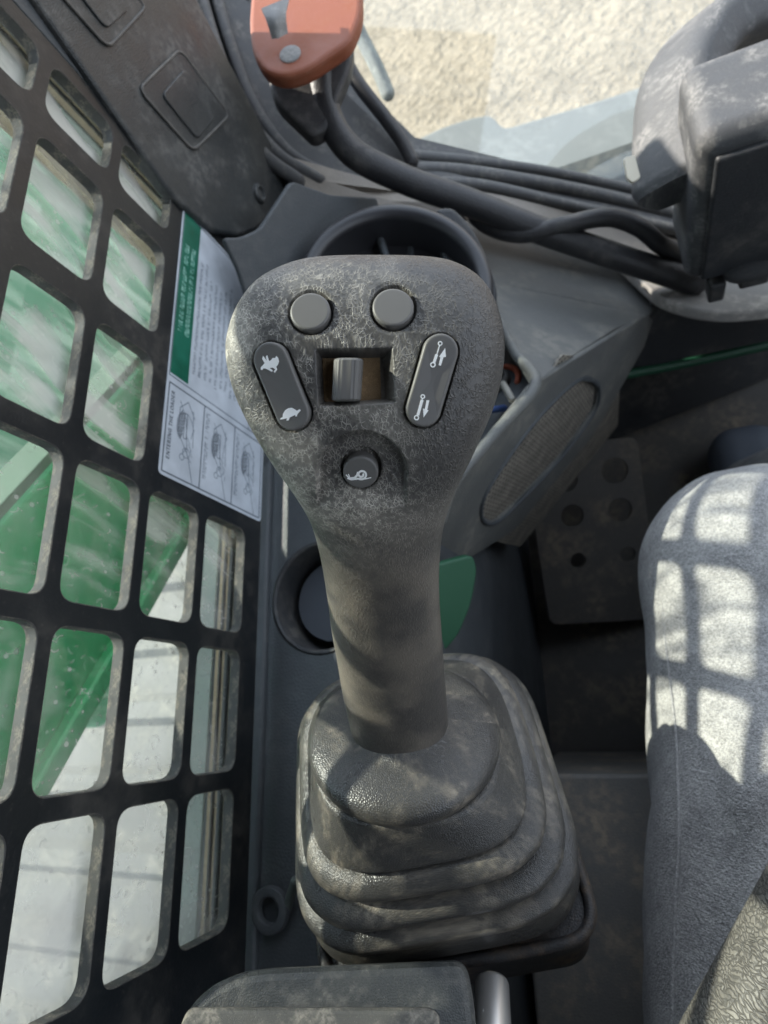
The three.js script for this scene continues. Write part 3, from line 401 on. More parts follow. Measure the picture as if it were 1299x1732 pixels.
// ---------------------------------------------------------------- right-hand front: display housing, curved arm, tag
{
  const t = thing('display_housing', 'black rounded display housing with pale dust on its top', 'display', A(0.17, 0.46, 0.41));
  part('case', box(null, 0.2, 0.162, 0.078, 0.014, new THREE.Matrix4().makeTranslation(0.0915 + 0.1, H - 0.4597, -0.409)), M.housing, t);
  part('front_cover', box(null, 0.176, 0.138, 0.006, 0.003, new THREE.Matrix4().makeTranslation(0.0915 + 0.1, H - 0.464, -0.3685)), M.blackPlastic, t);
  for (const [x, w, h] of [[0.118, 0.014, 0.026], [0.148, 0.024, 0.016], [0.172, 0.016, 0.014]]) part('mounting_tab', box(null, w, h, 0.02, 0.003, new THREE.Matrix4().makeTranslation(x, H - 0.541 - h / 2, -0.372)), M.blackPlastic, t);
  part('corner_boss', new THREE.SphereGeometry(0.012, 20, 14).scale(1.6, 0.7, 1).translate(0.14, H - 0.532, -0.365), M.blackPlastic, t);
  const h = thing('curved_housing', 'large curved black plastic housing with dusty pale outer face at the top right', 'housing', W(1150, 170, 0.53));
  const c = new THREE.CatmullRomCurve3([[1142, 325, .50], [1142, 280, .50], [1142, 215, .505], [1150, 140, .51], [1186, 75, .52], [1250, 38, .53], [1340, 14, .54], [1450, 0, .55]].map((q) => W(...q))), rings = [];
  for (let j = 0; j <= 60; j++) { const p = c.getPoint(j / 60), tn = c.getTangent(j / 60), n = CZ.clone().addScaledVector(CX, 0.5).addScaledVector(tn, -CZ.clone().addScaledVector(CX, 0.5).dot(tn)).normalize(), s = tn.clone().cross(n), e = j < 3 ? 0.86 + 0.05 * j : 1, ring = []; for (let i = 0; i < 48; i++) { const a = i / 48 * Math.PI * 2, q = (v) => Math.sign(v) * Math.pow(Math.abs(v), 0.55); ring.push(p.clone().addScaledVector(s, q(Math.cos(a)) * 0.021 * e).addScaledVector(n, q(Math.sin(a)) * 0.034 * e)); } rings.push(ring); }
  part('shell', loft(rings), M.housing, h);
  const g = thing('paper_tag', 'small cream tag sticking out beside the curved housing', 'tag', W(1072, 285, 0.56)); part('tag', plate([[1056, 266], [1074, 262], [1084, 300], [1070, 309], [1061, 300]], plN(W(1072, 285, 0.47), CZ), 0.003, { r: 0.002, bevel: 0.0006 }), flat(0.62, 0.57, 0.45), g);
}
// ---------------------------------------------------------------- joystick
const stick = thing('joystick', 'black textured joystick with grey buttons, white symbols and ribbed rubber boot', 'joystick', W(738, 1385, 0.372));
const table = (t) => (y) => { if (y <= t[0][0]) return t[0][1]; for (let i = 1; i < t.length; i++) if (y <= t[i][0]) { const n = t.length - 1, g = (k) => t[clamp(k, 0, n)], sl = (k) => k <= 0 || k >= n ? (g(Math.min(k, n - 1) + 1)[1] - g(Math.min(k, n - 1))[1]) / (g(Math.min(k, n - 1) + 1)[0] - g(Math.min(k, n - 1))[0]) : (g(k + 1)[1] - g(k - 1)[1]) / (g(k + 1)[0] - g(k - 1)[0]); const h = t[i][0] - t[i - 1][0], s = (y - t[i - 1][0]) / h, a = Math.max(0, i - 1); return (2 * s ** 3 - 3 * s * s + 1) * t[i - 1][1] + (s ** 3 - 2 * s * s + s) * h * sl(a) + (-2 * s ** 3 + 3 * s * s) * t[i][1] + (s ** 3 - s * s) * h * sl(i); } return t[t.length - 1][1]; };
const gripL = table([[431, 600], [434, 580], [440, 556], [450, 520], [475, 466], [510, 424], [550, 398], [590, 387], [625, 390], [670, 404], [715, 428], [770, 464], [820, 498], [870, 524], [930, 541], [1000, 553], [1060, 561], [1110, 570], [1170, 580], [1215, 590], [1300, 606]]);
const gripR = table([[431, 640], [433, 690], [438, 712], [450, 752], [475, 795], [505, 823], [545, 842], [590, 850], [640, 845], [690, 830], [740, 806], [790, 782], [840, 762], [890, 749], [950, 743], [1010, 743], [1070, 747], [1130, 751], [1180, 755], [1215, 757], [1300, 758]]);
const gripZ = table([[425, 0.216], [434, 0.208], [450, 0.2025], [480, 0.1985], [530, 0.1955], [600, 0.1945], [700, 0.198], [780, 0.204], [850, 0.2125], [950, 0.228], [1050, 0.2445], [1150, 0.262], [1310, 0.291]]);
const gripT = table([[425, 0.003], [434, 0.0085], [450, 0.0135], [480, 0.0165], [530, 0.018], [600, 0.0195], [700, 0.0205], [900, 0.02], [1310, 0.0205]]);
{
  const rowsY = []; for (let y = 431; y < 905;) { rowsY.push(y); y += y < 450 ? 0.9 : 1.55; } for (let y = 905; y <= 1300; y += 4) rowsY.push(y);
  const NF = 430, NB = 56, front = [], rings = [], rowW = [], rowLen = []; let acc = 0, prev = null;
  // carved details, in millimetres below the skin
  const inQuad = (px, py, q, s) => { let d = 1e9; for (let i = 0; i < 4; i++) { const a = q[i], b = q[(i + 1) % 4], l = Math.hypot(b[0] - a[0], b[1] - a[1]); d = Math.min(d, ((b[0] - a[0]) * (py - a[1]) - (b[1] - a[1]) * (px - a[0])) / l / s[i]); } return d; };   // sides: top, right, bottom, left
  const capsule = (px, py, a, b) => { const dx = b[0] - a[0], dy = b[1] - a[1], t = clamp(((px - a[0]) * dx + (py - a[1]) * dy) / (dx * dx + dy * dy)); return Math.hypot(px - a[0] - dx * t, py - a[1] - dy * t); };
  const carve = (px, py) => {
    let h = 0; const q = inQuad(px, py, [[534, 590], [664, 588], [669, 681], [539, 688]], [12, 16, 5, 7]); h = Math.max(h, 6.5 * clamp(q * 1.0)); if (q < 0 && q > -0.5) h += 0.25 * (q + 0.5);
    const rr = Math.hypot((px - 612) * 0.98, (py - 805)), edge = sstep(78, 71, py < 805 ? rr : Math.max(rr * 0.2, Math.abs(px - 612)));
    if (py < 860) h = Math.max(h, edge * 5.5 * Math.pow(clamp((858 - py) / 115), 0.75)); if (py < 835) h -= 0.9 * sstep(106, 86, rr) * sstep(72, 84, rr) * sstep(830, 770, py);
    for (const [x, y, r] of [[525, 528, 34], [665, 521, 35], [610, 798, 30.5]]) { const d = Math.hypot(px - x, py - y); h = Math.max(h, (h < 4 ? h : h) + 2.2 * sstep(r + 4.5, r + 2.5, d)); if (d < r + 12 && y < 600) h += 0.5 * sstep(r + 12, r + 5, d) * 0.6; }
    for (const [a, b] of [[[460, 610], [496, 698]], [[744, 596], [716, 692]]]) { const d = capsule(px, py, a, b); h = Math.max(h, 2.2 * sstep(33.5, 31.5, d)); }
    return h * 0.001;
  };
  const camC = (mx, y, z) => v3((mx - 649.5) / FOCAL * z, -(y - 866) / FOCAL * z, -z);
  rowsY.forEach((y) => {
    const z = gripZ(y), z2 = gripZ(y + 2), a = camC(650, y, z), b = camC(650, y + 2, z2), t = v3(0, b.y - a.y, b.z - a.z).normalize(), n = v3(0, -t.z, t.y); if (n.z < 0) n.negate();
    const T = gripT(y), cy = (-(a.y - n.y * T) / (z + n.z * T)) * FOCAL + 866, cz = z + n.z * T, L = gripL(cy), R = gripR(cy), w = (R - L) / 2 * cz / FOCAL, mid = ((L + R) / 2 - 649.5) / FOCAL * cz, e = lerp(3.1, 2.1, sstep(760, 960, y));
    const c = v3(mid, a.y - n.y * T, a.z - n.z * T), ring = [], raw = [];
    for (let i = 0; i < NF; i++) { const s = -1 + 2 * (i + 0.5) / NF, x = Math.sin(s * Math.PI / 2), h = Math.pow(Math.max(0, 1 - Math.pow(Math.abs(x), e)), 1 / e); raw.push(c.clone().addScaledVector(n, h * T).add(v3(x * w, 0, 0))); }
    for (let i = 0; i < NB; i++) { const s = 1 - 2 * (i + 0.5) / NB, x = Math.sin(s * Math.PI / 2), h = Math.sqrt(Math.max(0, 1 - x * x)); raw.push(c.clone().addScaledVector(n, -h * T * 0.95).add(v3(x * w, 0, 0))); }
    raw.forEach((p, i) => { let q = p.clone(); if (i < NF && y < 905) { const px = 649.5 - p.x / p.z * FOCAL, py = 866 + p.y / p.z * FOCAL, h = carve(px, py); if (h) q.addScaledVector(n, -h); } ring.push(q.applyMatrix4(camRot).add(EYE)); });
    if (prev) acc += c.distanceTo(prev); prev = c; rowLen.push(acc); rowW.push(w); rings.push(ring);
    front.push({ y, n: n.clone().applyMatrix4(camRot), pts: raw.slice(0, NF).map((p) => p.applyMatrix4(camRot).add(EYE)) });
  });
  const g = loft(rings, { uvs: true, cap: false });
  const rowAt = (v) => { const k = v * (rowsY.length - 1), i = Math.min(rowsY.length - 2, Math.floor(k)), f = k - i; return [lerp(rowsY[i], rowsY[i + 1], f), lerp(rowW[i], rowW[i + 1], f), lerp(rowLen[i], rowLen[i + 1], f)]; };
  const N = 1120, cols = NF + NB, hgt = new Float32Array(N * N);
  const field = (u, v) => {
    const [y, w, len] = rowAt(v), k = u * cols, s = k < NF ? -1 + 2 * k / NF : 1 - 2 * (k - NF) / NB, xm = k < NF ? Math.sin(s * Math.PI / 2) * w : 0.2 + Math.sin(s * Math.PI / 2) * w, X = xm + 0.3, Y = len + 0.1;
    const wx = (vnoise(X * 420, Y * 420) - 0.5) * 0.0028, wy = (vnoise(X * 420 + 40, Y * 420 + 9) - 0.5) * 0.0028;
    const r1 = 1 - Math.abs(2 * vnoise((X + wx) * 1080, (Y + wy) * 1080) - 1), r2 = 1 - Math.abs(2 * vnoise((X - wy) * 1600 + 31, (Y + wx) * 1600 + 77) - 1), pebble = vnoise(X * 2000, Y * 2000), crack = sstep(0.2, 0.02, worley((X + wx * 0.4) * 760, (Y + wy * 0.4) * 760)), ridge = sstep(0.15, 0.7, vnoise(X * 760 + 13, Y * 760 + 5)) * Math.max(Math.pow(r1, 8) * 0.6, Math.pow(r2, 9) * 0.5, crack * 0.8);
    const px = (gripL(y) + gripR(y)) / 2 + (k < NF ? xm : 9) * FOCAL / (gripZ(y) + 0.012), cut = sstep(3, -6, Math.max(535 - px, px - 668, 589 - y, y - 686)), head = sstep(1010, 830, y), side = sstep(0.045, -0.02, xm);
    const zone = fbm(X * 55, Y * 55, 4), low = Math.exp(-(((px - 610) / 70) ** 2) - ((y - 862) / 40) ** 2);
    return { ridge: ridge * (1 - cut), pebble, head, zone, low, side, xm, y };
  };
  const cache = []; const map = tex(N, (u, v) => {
    const f = field(u, v), film = sstep(0.3, 0.75, f.zone);  // dust film, lightened on the left and lower side to paint in sunlight
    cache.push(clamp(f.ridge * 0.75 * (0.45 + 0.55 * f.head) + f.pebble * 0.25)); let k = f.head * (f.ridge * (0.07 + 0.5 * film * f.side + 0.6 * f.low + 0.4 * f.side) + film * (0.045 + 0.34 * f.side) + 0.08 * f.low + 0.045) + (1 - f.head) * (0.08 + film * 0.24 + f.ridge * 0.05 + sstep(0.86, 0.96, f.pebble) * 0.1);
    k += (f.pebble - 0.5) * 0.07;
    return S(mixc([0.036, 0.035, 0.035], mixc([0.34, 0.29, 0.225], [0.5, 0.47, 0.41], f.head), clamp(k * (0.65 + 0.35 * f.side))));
  }, { srgb: true });
  let ci = 0; const bump = tex(N, () => { const h = cache[ci++]; return [h, h, h]; });
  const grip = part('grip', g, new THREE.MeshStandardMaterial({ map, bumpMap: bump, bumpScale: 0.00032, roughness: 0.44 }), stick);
  part('grip_core', boxUV(loft([rings[0], rings[0].map((p) => p.clone().lerp(rings[0][0], 0.5))])), M.blackPlastic, stick).removeFromParent();
  part('grip_end', boxUV(loft([rings[rings.length - 1], rings[rings.length - 1].map((p) => p.clone().addScaledVector(CY, -0.001))])), M.blackPlastic, grip);

  const frontAt = (px, py) => { let best = 1e9, bj = 0, bi = 0; front.forEach((f, j) => { if (Math.abs(f.y - py) > 60) return; for (let i = 0; i < NF; i += 2) { const q = pixelOf(f.pts[i]), d = Math.hypot(q[0] - px, q[1] - py); if (d < best) { best = d; bj = j; bi = i; } } }); const P = front[bj].pts, a = front[clamp(bj + 8, 0, front.length - 1)].pts[bi].clone().sub(front[Math.max(0, bj - 8)].pts[bi]), b = P[bi + 8].clone().sub(P[bi - 8]), n = b.clone().cross(a).normalize(); if (n.dot(CZ) < 0) n.negate(); return { o: P[bi], n }; };
  const setOf = (px, py, sink = 0) => { const f = frontAt(px, py), pl = plN(f.o.clone().addScaledVector(f.n, -sink), f.n); pl.o.copy(onPlane(px, py, pl)); const fr = frameOf(pl); return { pl, m: basis(pl.o, fr.x, fr.y, pl.n), loc: (x, y) => local(x, y, pl) }; };
  const poly = (set, pts, z, from, s = 1) => { const sh = new THREE.Shape(pts.map(([x, y]) => new THREE.Vector2(...set.loc(from[0] + x / s, from[1] + y / s)))), e = new THREE.ExtrudeGeometry(sh, { depth: 0.00015, bevelEnabled: false, curveSegments: 12 }); e.translate(0, 0, z); return e; };
  const stroke = (pts, w) => { const l = [], r = []; pts.forEach((p, i) => { const a = pts[Math.max(0, i - 1)], b = pts[Math.min(pts.length - 1, i + 1)], d = Math.hypot(b[0] - a[0], b[1] - a[1]) || 1, nx = -(b[1] - a[1]) / d, ny = (b[0] - a[0]) / d, k = (Array.isArray(w) ? lerp(w[0], w[1], i / (pts.length - 1)) : w) / 2; l.push([p[0] + nx * k, p[1] + ny * k]); r.push([p[0] - nx * k, p[1] - ny * k]); }); return [...l, ...r.reverse()]; };
  const ringPts = (cx, cy, r0, w) => stroke([...Array(21)].map((_, i) => [cx + Math.cos(i / 20 * 6.2832) * r0, cy + Math.sin(i / 20 * 6.2832) * r0]), w);
  const symbol = (name, parent, set, z, list, from, s) => part(name, boxUV(mergeGeometries(list.map((p) => poly(set, p, z, from, s))).applyMatrix4(set.m)), M.white, parent);
  const dome = (r) => [[0, -0.004], [0, 0.0002], [0.0002, 0.0006], [0.0006, 0.00082], [0.001, 0.00085], [0.001, 0.00088, 0.5], [0.001, 0.0009, 0.02]];
  const disc = (set, px, py, rp) => { const c = set.loc(px, py), e = set.loc(px + rp, py), r = Math.hypot(e[0] - c[0], e[1] - c[1]); return [(s) => [Math.cos(s * 6.2832) * r, Math.sin(s * 6.2832) * r], r]; };
  for (const [px, py, r] of [[525, 528, 34], [665, 521, 35]]) { const s = setOf(px, py), [o] = disc(s, px, py, r); part('button', pad(o, 64, dome(), s.m), M.button, stick); }
  { const s = setOf(610, 798, 0.0021), [o] = disc(s, 610, 798, 30); const b = part('button', pad(o, 64, dome(), s.m), M.button, stick, 'round button with a white snail symbol');
    const sp = [...Array(40)].map((_, i) => { const a = 2.2 - i / 39 * 9.2, r = 23 - i / 39 * 17; return [616 + Math.cos(a) * r, 1012 - 17 + Math.sin(a) * r * 0.92]; });
    symbol('snail_symbol', b, s, 0.00084, [stroke([[556, 1008], [570, 1015], [590, 1014], [606, 1012], [630, 1014], [657, 1008]], [11, 3]), stroke([[560, 1008], [549, 996]], 4), stroke([[564, 1006], [559, 993]], 4), stroke(sp, 8.5), stroke([[566, 1012], [585, 1010], [597, 998], [601, 984]], [10, 10])], [370 - 0, 410], 2.547); }
  const rocker = (a, b, r, label) => { const cx = (a[0] + b[0]) / 2, cy = (a[1] + b[1]) / 2, s = setOf(cx, cy), p = s.loc(...a), q = s.loc(...b), R = Math.hypot(...s.loc(cx + r, cy)), ang = Math.atan2(p[1] - q[1], p[0] - q[0]), len = Math.hypot(p[0] - q[0], p[1] - q[1]);
    const out = (t) => { const k = t * 2, h = Math.PI * ((k % 1) - 0.5) + (k < 1 ? ang : ang + Math.PI), c = k < 1 ? p : q; return [c[0] + Math.cos(h) * R, c[1] + Math.sin(h) * R]; };
    const along = (x, y) => (x * Math.cos(ang) + y * Math.sin(ang)) / (len / 2 + R), dish = (x, y) => { const t = along(x, y); return 0.0007 * Math.abs(t) ** 1.2; };
    const st = [[0, -0.004], [0, 0.0005], [0.0002, 0.0009], [0.0006, 0.0011], [0.001, 0.00115]]; for (const k of [0.85, 0.7, 0.5, 0.3, 0.12]) st.push([0.001, 0.00115, k]);
    const lines = st.map(([i, h, k = 1]) => [i, h, k]); const g = pad(out, 72, lines, s.m, dish); return { s, dish, mesh: part('rocker_switch', g, M.button, stick, label) }; };
  const onTop = (rk, name, list, from, k) => { const g = mergeGeometries(list.map((p) => poly(rk.s, p, 0.00114, from, k))), P = g.attributes.position; for (let i = 0; i < P.count; i++) P.setZ(i, P.getZ(i) + rk.dish(P.getX(i), P.getY(i)) + 0.00008); part(name, boxUV(g.applyMatrix4(rk.s.m)), M.white, rk.mesh); };
  const r1 = rocker([460, 610], [496, 698], 29, 'slanted rocker switch with white rabbit and turtle symbols');
  onTop(r1, 'rabbit_symbol', [[[188, 548], [189, 538], [199, 528], [205, 520], [195, 502], [199, 489], [209, 503], [214, 512], [211, 491], [217, 487], [224, 512], [232, 508], [240, 498], [250, 499], [255, 490], [262, 497], [266, 512], [262, 526], [254, 536], [258, 548], [248, 562], [243, 557], [250, 547], [240, 540], [226, 541], [239, 552], [236, 558], [216, 547], [208, 544], [199, 543], [195, 550]]], [370, 410], 2.547);
  onTop(r1, 'turtle_symbol', [[[271, 762], [273, 755], [282, 751], [283, 738], [292, 722], [306, 713], [320, 711], [333, 717], [342, 724], [355, 717], [359, 723], [345, 739], [343, 748], [336, 748], [337, 741], [312, 753], [308, 765], [299, 766], [300, 756], [284, 760]]], [370, 410], 2.547);
  const r2 = rocker([744, 596], [716, 692], 29.5, 'slanted rocker switch with white extend and retract arrows');
  onTop(r2, 'extend_symbol', [ringPts(1219, 101, 14, 9), stroke([[1215, 115], [1193, 190]], 8), stroke([[1193, 186], [1172, 250]], 22), ringPts(1164, 266, 17, 10), [[1208, 270], [1222, 207], [1211, 205], [1258, 136], [1264, 205], [1246, 208], [1226, 273]]], [480, 560], 4.639);
  onTop(r2, 'retract_symbol', [ringPts(1085, 514, 14, 9), stroke([[1082, 526], [1080, 545]], 8), stroke([[1080, 540], [1045, 660]], 22), ringPts(1035, 678, 16, 9), [[1114, 541], [1136, 543], [1119, 618], [1130, 620], [1090, 676], [1086, 606], [1100, 610]]], [480, 560], 4.639);
  // thumb roller
  { const s = setOf(588, 643, 0.0038), rs = [], k = 0.1945 / FOCAL; for (const [t, e] of [[-1, 0.6], [-0.985, 0.8], [-0.95, 0.93], [-0.9, 0.985], [-0.85, 1], [0, 1], [0.85, 1], [0.9, 0.985], [0.95, 0.93], [0.985, 0.8], [1, 0.6]]) { const ring = []; for (let i = 0; i < 96; i++) { const a = i / 96 * 6.2832, q = (v) => Math.sign(v) * Math.pow(Math.abs(v), 0.62); ring.push(v3(q(Math.cos(a)) * 25 * k * e * (1 + 0.012 * Math.cos(a * 22)) - t * 2.5 * k, -t * 36.5 * k, q(Math.sin(a)) * 0.0058 * e * (1 + 0.016 * Math.cos(a * 22)))); } rs.push(ring); } part('thumb_roller', boxUV(loft(rs).applyMatrix4(s.m)), M.button, stick, 'ribbed grey thumb roller in its square recess'); 
    const f = setOf(612, 638, 0.0063); part('recess_floor', plate([[545, 600], [642, 598], [645, 676], [548, 680]], f.pl, 0.002, { r: 0.001, bevel: 0 }), dusty([0.17, 0.11, 0.055], [0.34, 0.23, 0.12], { amount: 0.7, rough: 0.8, size: 0.03 }), stick, 'brown dusty floor of the roller recess'); }
  // collar and rubber boot
  const P0 = W(677, 1228, 0.3058), G = v3(0.0017, -0.0209, -0.0104).applyMatrix4(camRot).normalize(), P1 = W(731, 1370, 0.372), ax = P1.clone().sub(P0).normalize(), L = P0.distanceTo(P1), sx = CX.clone().addScaledVector(ax, -CX.dot(ax)).normalize(), sy = ax.clone().cross(sx), yaw = -0.1;
  const sect = (t, h, e, n = 128) => { const bl = sstep(-0.012, 0.05, t), A2 = G.clone().lerp(ax, bl).normalize(), X2 = CX.clone().addScaledVector(A2, -CX.dot(A2)).normalize(), Y2 = A2.clone().cross(X2), hh = h * (1 + 0.105 * sstep(0.016, 0.085, t)), c = t < 0 ? P0.clone().addScaledVector(G, t) : P0.clone().addScaledVector(ax, t * L / 0.125), r = []; for (let i = 0; i < n; i++) { const a = i / n * 6.2832, q = (v) => Math.sign(v) * Math.pow(Math.abs(v), 2 / e), x = q(Math.cos(a)) * hh, y = q(Math.sin(a)) * hh, wob = 1 + (fbm(Math.cos(a) * 2 + 9, Math.sin(a) * 2 + t * 12 + 5, 2) - 0.5) * 0.03 * (e > 2.2), k = e > 2.2 ? yaw * Math.min(1, (e - 2.2)) : 0; r.push(c.clone().addScaledVector(X2, (x * Math.cos(k) - y * Math.sin(k)) * wob).addScaledVector(Y2, (x * Math.sin(k) + y * Math.cos(k)) * wob)); } return r; };
  const spline = (list) => { const c = new THREE.CatmullRomCurve3(list.map((p) => v3(p[0], p[1], p[2] / 50)), false, 'centripetal'); return c.getPoints(list.length * 5).map((p) => sect(p.x, p.y, p.z * 50)); };
  part('boot_collar', loft(spline([[-0.006, 0.0195, 2], [-0.0045, 0.0222, 2], [-0.003, 0.0255, 2], [-0.0012, 0.0325, 2], [0.001, 0.040, 2], [0.0035, 0.0452, 2], [0.0065, 0.048, 2], [0.010, 0.049, 2], [0.013, 0.0485, 2], [0.0148, 0.047, 2], [0.015, 0.044, 2]]), { cap: false }), M.boot, stick);
  part('rubber_boot', loft(spline([[0.0135, 0.044, 2.3], [0.0141, 0.0472, 2.4], [0.018, 0.0492, 2.6], [0.026, 0.0522, 3], [0.034, 0.0552, 3.3], [0.0355, 0.0552, 3.3], [0.0363, 0.0495, 3.4], [0.0372, 0.0495, 3.4], [0.039, 0.0575, 3.4], [0.043, 0.0612, 3.5], [0.048, 0.0615, 3.5], [0.0522, 0.0592, 3.5], [0.0544, 0.053, 3.5], [0.0553, 0.053, 3.5], [0.0575, 0.0618, 3.6], [0.0615, 0.0655, 3.7], [0.067, 0.0656, 3.8], [0.0715, 0.063, 3.8], [0.0737, 0.0565, 3.8], [0.0746, 0.0565, 3.8], [0.077, 0.0652, 3.9], [0.081, 0.0688, 4], [0.087, 0.069, 4], [0.0915, 0.068, 4.2], [0.0935, 0.0665, 4.4], [0.104, 0.0683, 4.6], [0.114, 0.0688, 4.6], [0.121, 0.0678, 4.6], [0.1245, 0.065, 4.4]])), M.boot, stick);
  const tr = thing('joystick_mount', 'dusty black mounting tray with rounded rim under the rubber boot', 'mount', P1.clone().addScaledVector(ax, 0.02));
  const yx = sx.clone().multiplyScalar(Math.cos(yaw)).addScaledVector(sy, Math.sin(yaw)), yy = ax.clone().negate().cross(yx);
  const rim = roundRect(-0.072, -0.077, 0.0755, 0.060, 0.02, THREE.Shape), mm = basis(P1.clone(), yx, yy, ax.clone().negate());
  part('tray', creased(prism(rim, new THREE.Matrix4().makeTranslation(0, 0, -0.056), 0.052, { bevel: 0.003 }).applyMatrix4(mm)), M.tray, tr);
  const rp = roundRect(-0.072, -0.077, 0.0755, 0.060, 0.02).getPoints(10).map((p) => v3(p.x, p.y, -0.003).applyMatrix4(mm)); part('rim', tube(rp[0].distanceTo(rp[rp.length - 1]) > 1e-4 ? [...rp, rp[0]] : rp, 0.0032, 200, 10), M.tray, tr);
}
// ---------------------------------------------------------------- box and pin in the foreground
{
  const n = CZ.clone().multiplyScalar(0.77).addScaledVector(CY, 0.64).addScaledVector(CX, 0.02), pl = plN(W(560, 1690, 0.272), n), t = thing('armrest_box', 'dusty black armrest box with rounded end in the foreground below the boot', 'armrest', pl.o);
  part('case', plate([[285, 1790], [304, 1728], [326, 1692], [358, 1664], [405, 1643], [450, 1636], [620, 1629], [790, 1622], [804, 1690], [812, 1790]], pl, 0.06, { r: 0.014, bevel: 0.005 }), M.box, t);
  part('lid', plate([[296, 1800], [306, 1740], [322, 1703], [728, 1704], [742, 1716], [750, 1800]], pl, 0.01, { r: 0.006, lift: 0.006, bevel: 0.0025 }), M.lid, t);
  const pn = thing('chrome_pin', 'short polished steel pin with a painted white glint to the right of the armrest box', 'pin', W(832, 1690, 0.3)); const a = W(832, 1658, 0.305), b = W(836, 1800, 0.272), dir = b.clone().sub(a), q = new THREE.Quaternion().setFromUnitVectors(v3(0, -1, 0), dir.clone().normalize());
  part('pin', new THREE.LatheGeometry([[0.0001, 0], [0.0062, 0], [0.0078, -0.0006], [0.0084, -0.002], [0.0084, -0.08], [0.0001, -0.08]].map(([x, y]) => new THREE.Vector2(x, y)), 40).applyQuaternion(q).translate(a.x, a.y, a.z), M.steel, pn);
  const sp = W(820, 1712, 0.2865); part('slot', new THREE.SphereGeometry(0.0014, 16, 10).scale(1, 2.2, 1).applyQuaternion(q).translate(sp.x, sp.y, sp.z), M.white, pn);  // white bead painted in as a bright reflection on the steel
}
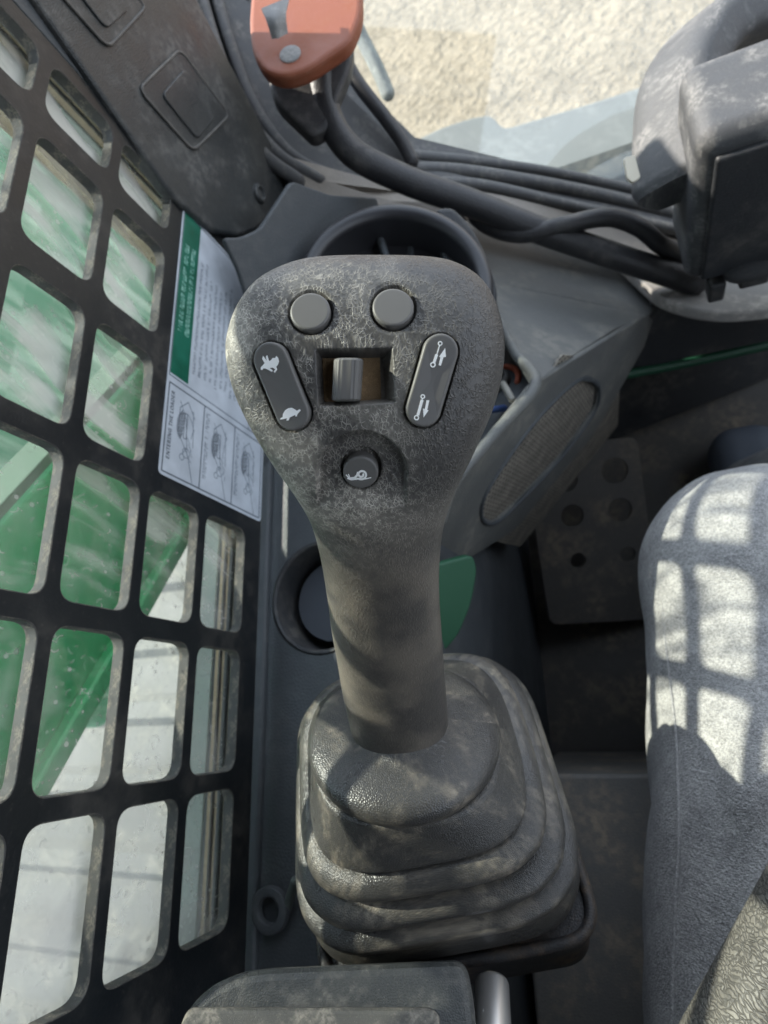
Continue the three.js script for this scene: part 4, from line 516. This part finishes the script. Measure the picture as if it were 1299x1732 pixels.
// ---------------------------------------------------------------- the seated person's legs, leather pad
{
  const K = W(1292, 968, 0.48), hipL = W(1378, 1732, 0.36).add(v3(0, 0.0, 0)), back = hipL.clone().sub(K).multiplyScalar(1.55).add(K), ank = v3(K.x, H - 0.90, K.z + 0.09);
  const K2 = A(0.31, 0.6, 0.19), back2 = back.clone().add(v3(0.24, 0, 0)), ank2 = A(0.175, 0.86, 0.245);
  const bones = [[back, K, 0.1, 0.083], [K, ank, 0.08, 0.06], [back2, K2, 0.1, 0.085], [K2, ank2, 0.08, 0.06], [back, back2, 0.11, 0.11]];
  const lo = v3(1e9, 1e9, 1e9), hi = v3(-1e9, -1e9, -1e9); bones.forEach(([a, b]) => [a, b].forEach((p) => { lo.min(p); hi.max(p); })); lo.subScalar(0.13); hi.addScalar(0.13); const size = Math.max(hi.x - lo.x, hi.y - lo.y, hi.z - lo.z), R = 120, mc = new MarchingCubes(R, new THREE.MeshBasicMaterial(), false, false, 400000); mc.isolation = 0;
  const foldA = W(1150, 1640, 0.3), foldB = W(1299, 1262, 0.36), cap = (p, a, b, ra, rb) => { const dx = b.x - a.x, dy = b.y - a.y, dz = b.z - a.z, ex = p.x - a.x, ey = p.y - a.y, ez = p.z - a.z, t = clamp((ex * dx + ey * dy + ez * dz) / (dx * dx + dy * dy + dz * dz)); return Math.hypot(ex - dx * t, ey - dy * t, ez - dz * t) - lerp(ra, rb, t); }, p = v3();
  for (let k = 0; k < R; k++) for (let j = 0; j < R; j++) for (let i = 0; i < R; i++) {
    p.set(lo.x + i / R * size, lo.y + j / R * size, lo.z + k / R * size); let d = 1e9; for (const [a, b, ra, rb] of bones) { const q = cap(p, a, b, ra, rb), h = clamp(0.5 + 0.5 * (d - q) / 0.03); d = d > 1 ? q : lerp(d, q, h) - 0.03 * h * (1 - h); }
    if (d < 0.03 && d > -0.03) d += (fbm(p.x * 14 + 20, p.z * 9 + p.y * 12 + 30, 3) - 0.5) * 0.012 - 0.012 * Math.exp(-((cap(p, foldA, foldB, 0, 0) / 0.016) ** 2));
    mc.field[i + j * R + k * R * R] = -d;
  }
  mc.update(); const n = mc.count, P = new Float32Array(mc.positionArray.subarray(0, n * 3)), Nn = new Float32Array(mc.normalArray.subarray(0, n * 3)); for (let i = 0; i < n; i++) for (let c = 0; c < 3; c++) { const o = [lo.x, lo.y, lo.z][c]; P[i * 3 + c] = o + (P[i * 3 + c] + 1) / 2 * size; }
  for (let i = 0; i < n; i++) { const l = Math.hypot(Nn[3 * i], Nn[3 * i + 1], Nn[3 * i + 2]) || 1; for (let c = 0; c < 3; c++) Nn[3 * i + c] /= l; }
  let g = new THREE.BufferGeometry(); g.setAttribute('position', new THREE.BufferAttribute(P, 3)); g.setAttribute('normal', new THREE.BufferAttribute(Nn, 3)); g = boxUV(g);
  const t = thing('person', 'seated person in grey fleece trousers, only the legs showing at the right', 'person', v3(K.x, H - 0.93, K.z)); part('trousers', g, M.fabric, t);
  const dist = (p) => { let d = 1e9; for (const [a, b, ra, rb] of bones) d = Math.min(d, cap(p, a, b, ra, rb)); return d + (fbm(p.x * 14 + 20, p.z * 9 + p.y * 12 + 30, 3) - 0.5) * 0.012; };
  const onLeg = (px, py) => { const r = rayTo(px, py).normalize(), q = EYE.clone(); for (let i = 0; i < 80; i++) { const d = dist(q); if (d < 0.0006) break; q.addScaledVector(r, Math.max(0.0005, d * 0.7)); } return q; };
  part('side_seam', tube([[1150, 880], [1128, 960], [1122, 1040], [1130, 1130], [1142, 1230], [1146, 1320], [1148, 1420], [1142, 1530], [1138, 1640], [1136, 1760]].map(([x, y]) => onLeg(x, y)), 0.0011, 120, 8), M.fabric, t);
  for (const a of [ank, ank2]) part('shoe', box(null, 0.09, 0.08, 0.27, 0.035, new THREE.Matrix4().makeTranslation(a.x, H - 0.889, a.z + 0.02)), flat(0.1, 0.115, 0.14, { roughness: 0.8 }), t);
  const ue = CX.clone().multiplyScalar(0.486).addScaledVector(CY, 0.874), ve = CX.clone().multiplyScalar(0.874).addScaledVector(CY, -0.486), o = W(1232, 1605, 0.232).addScaledVector(ve, 0.082).addScaledVector(CZ, -0.02);
  const pd = thing('leather_pad', 'black grained leather pad edge in the bottom right corner over the trousers', 'pad', o); part('cushion', box(null, 0.32, 0.12, 0.045, 0.02, basis(o, ue, ve.clone().negate(), CZ)), M.leather, pd);
}
renderer.render(scene, camera);
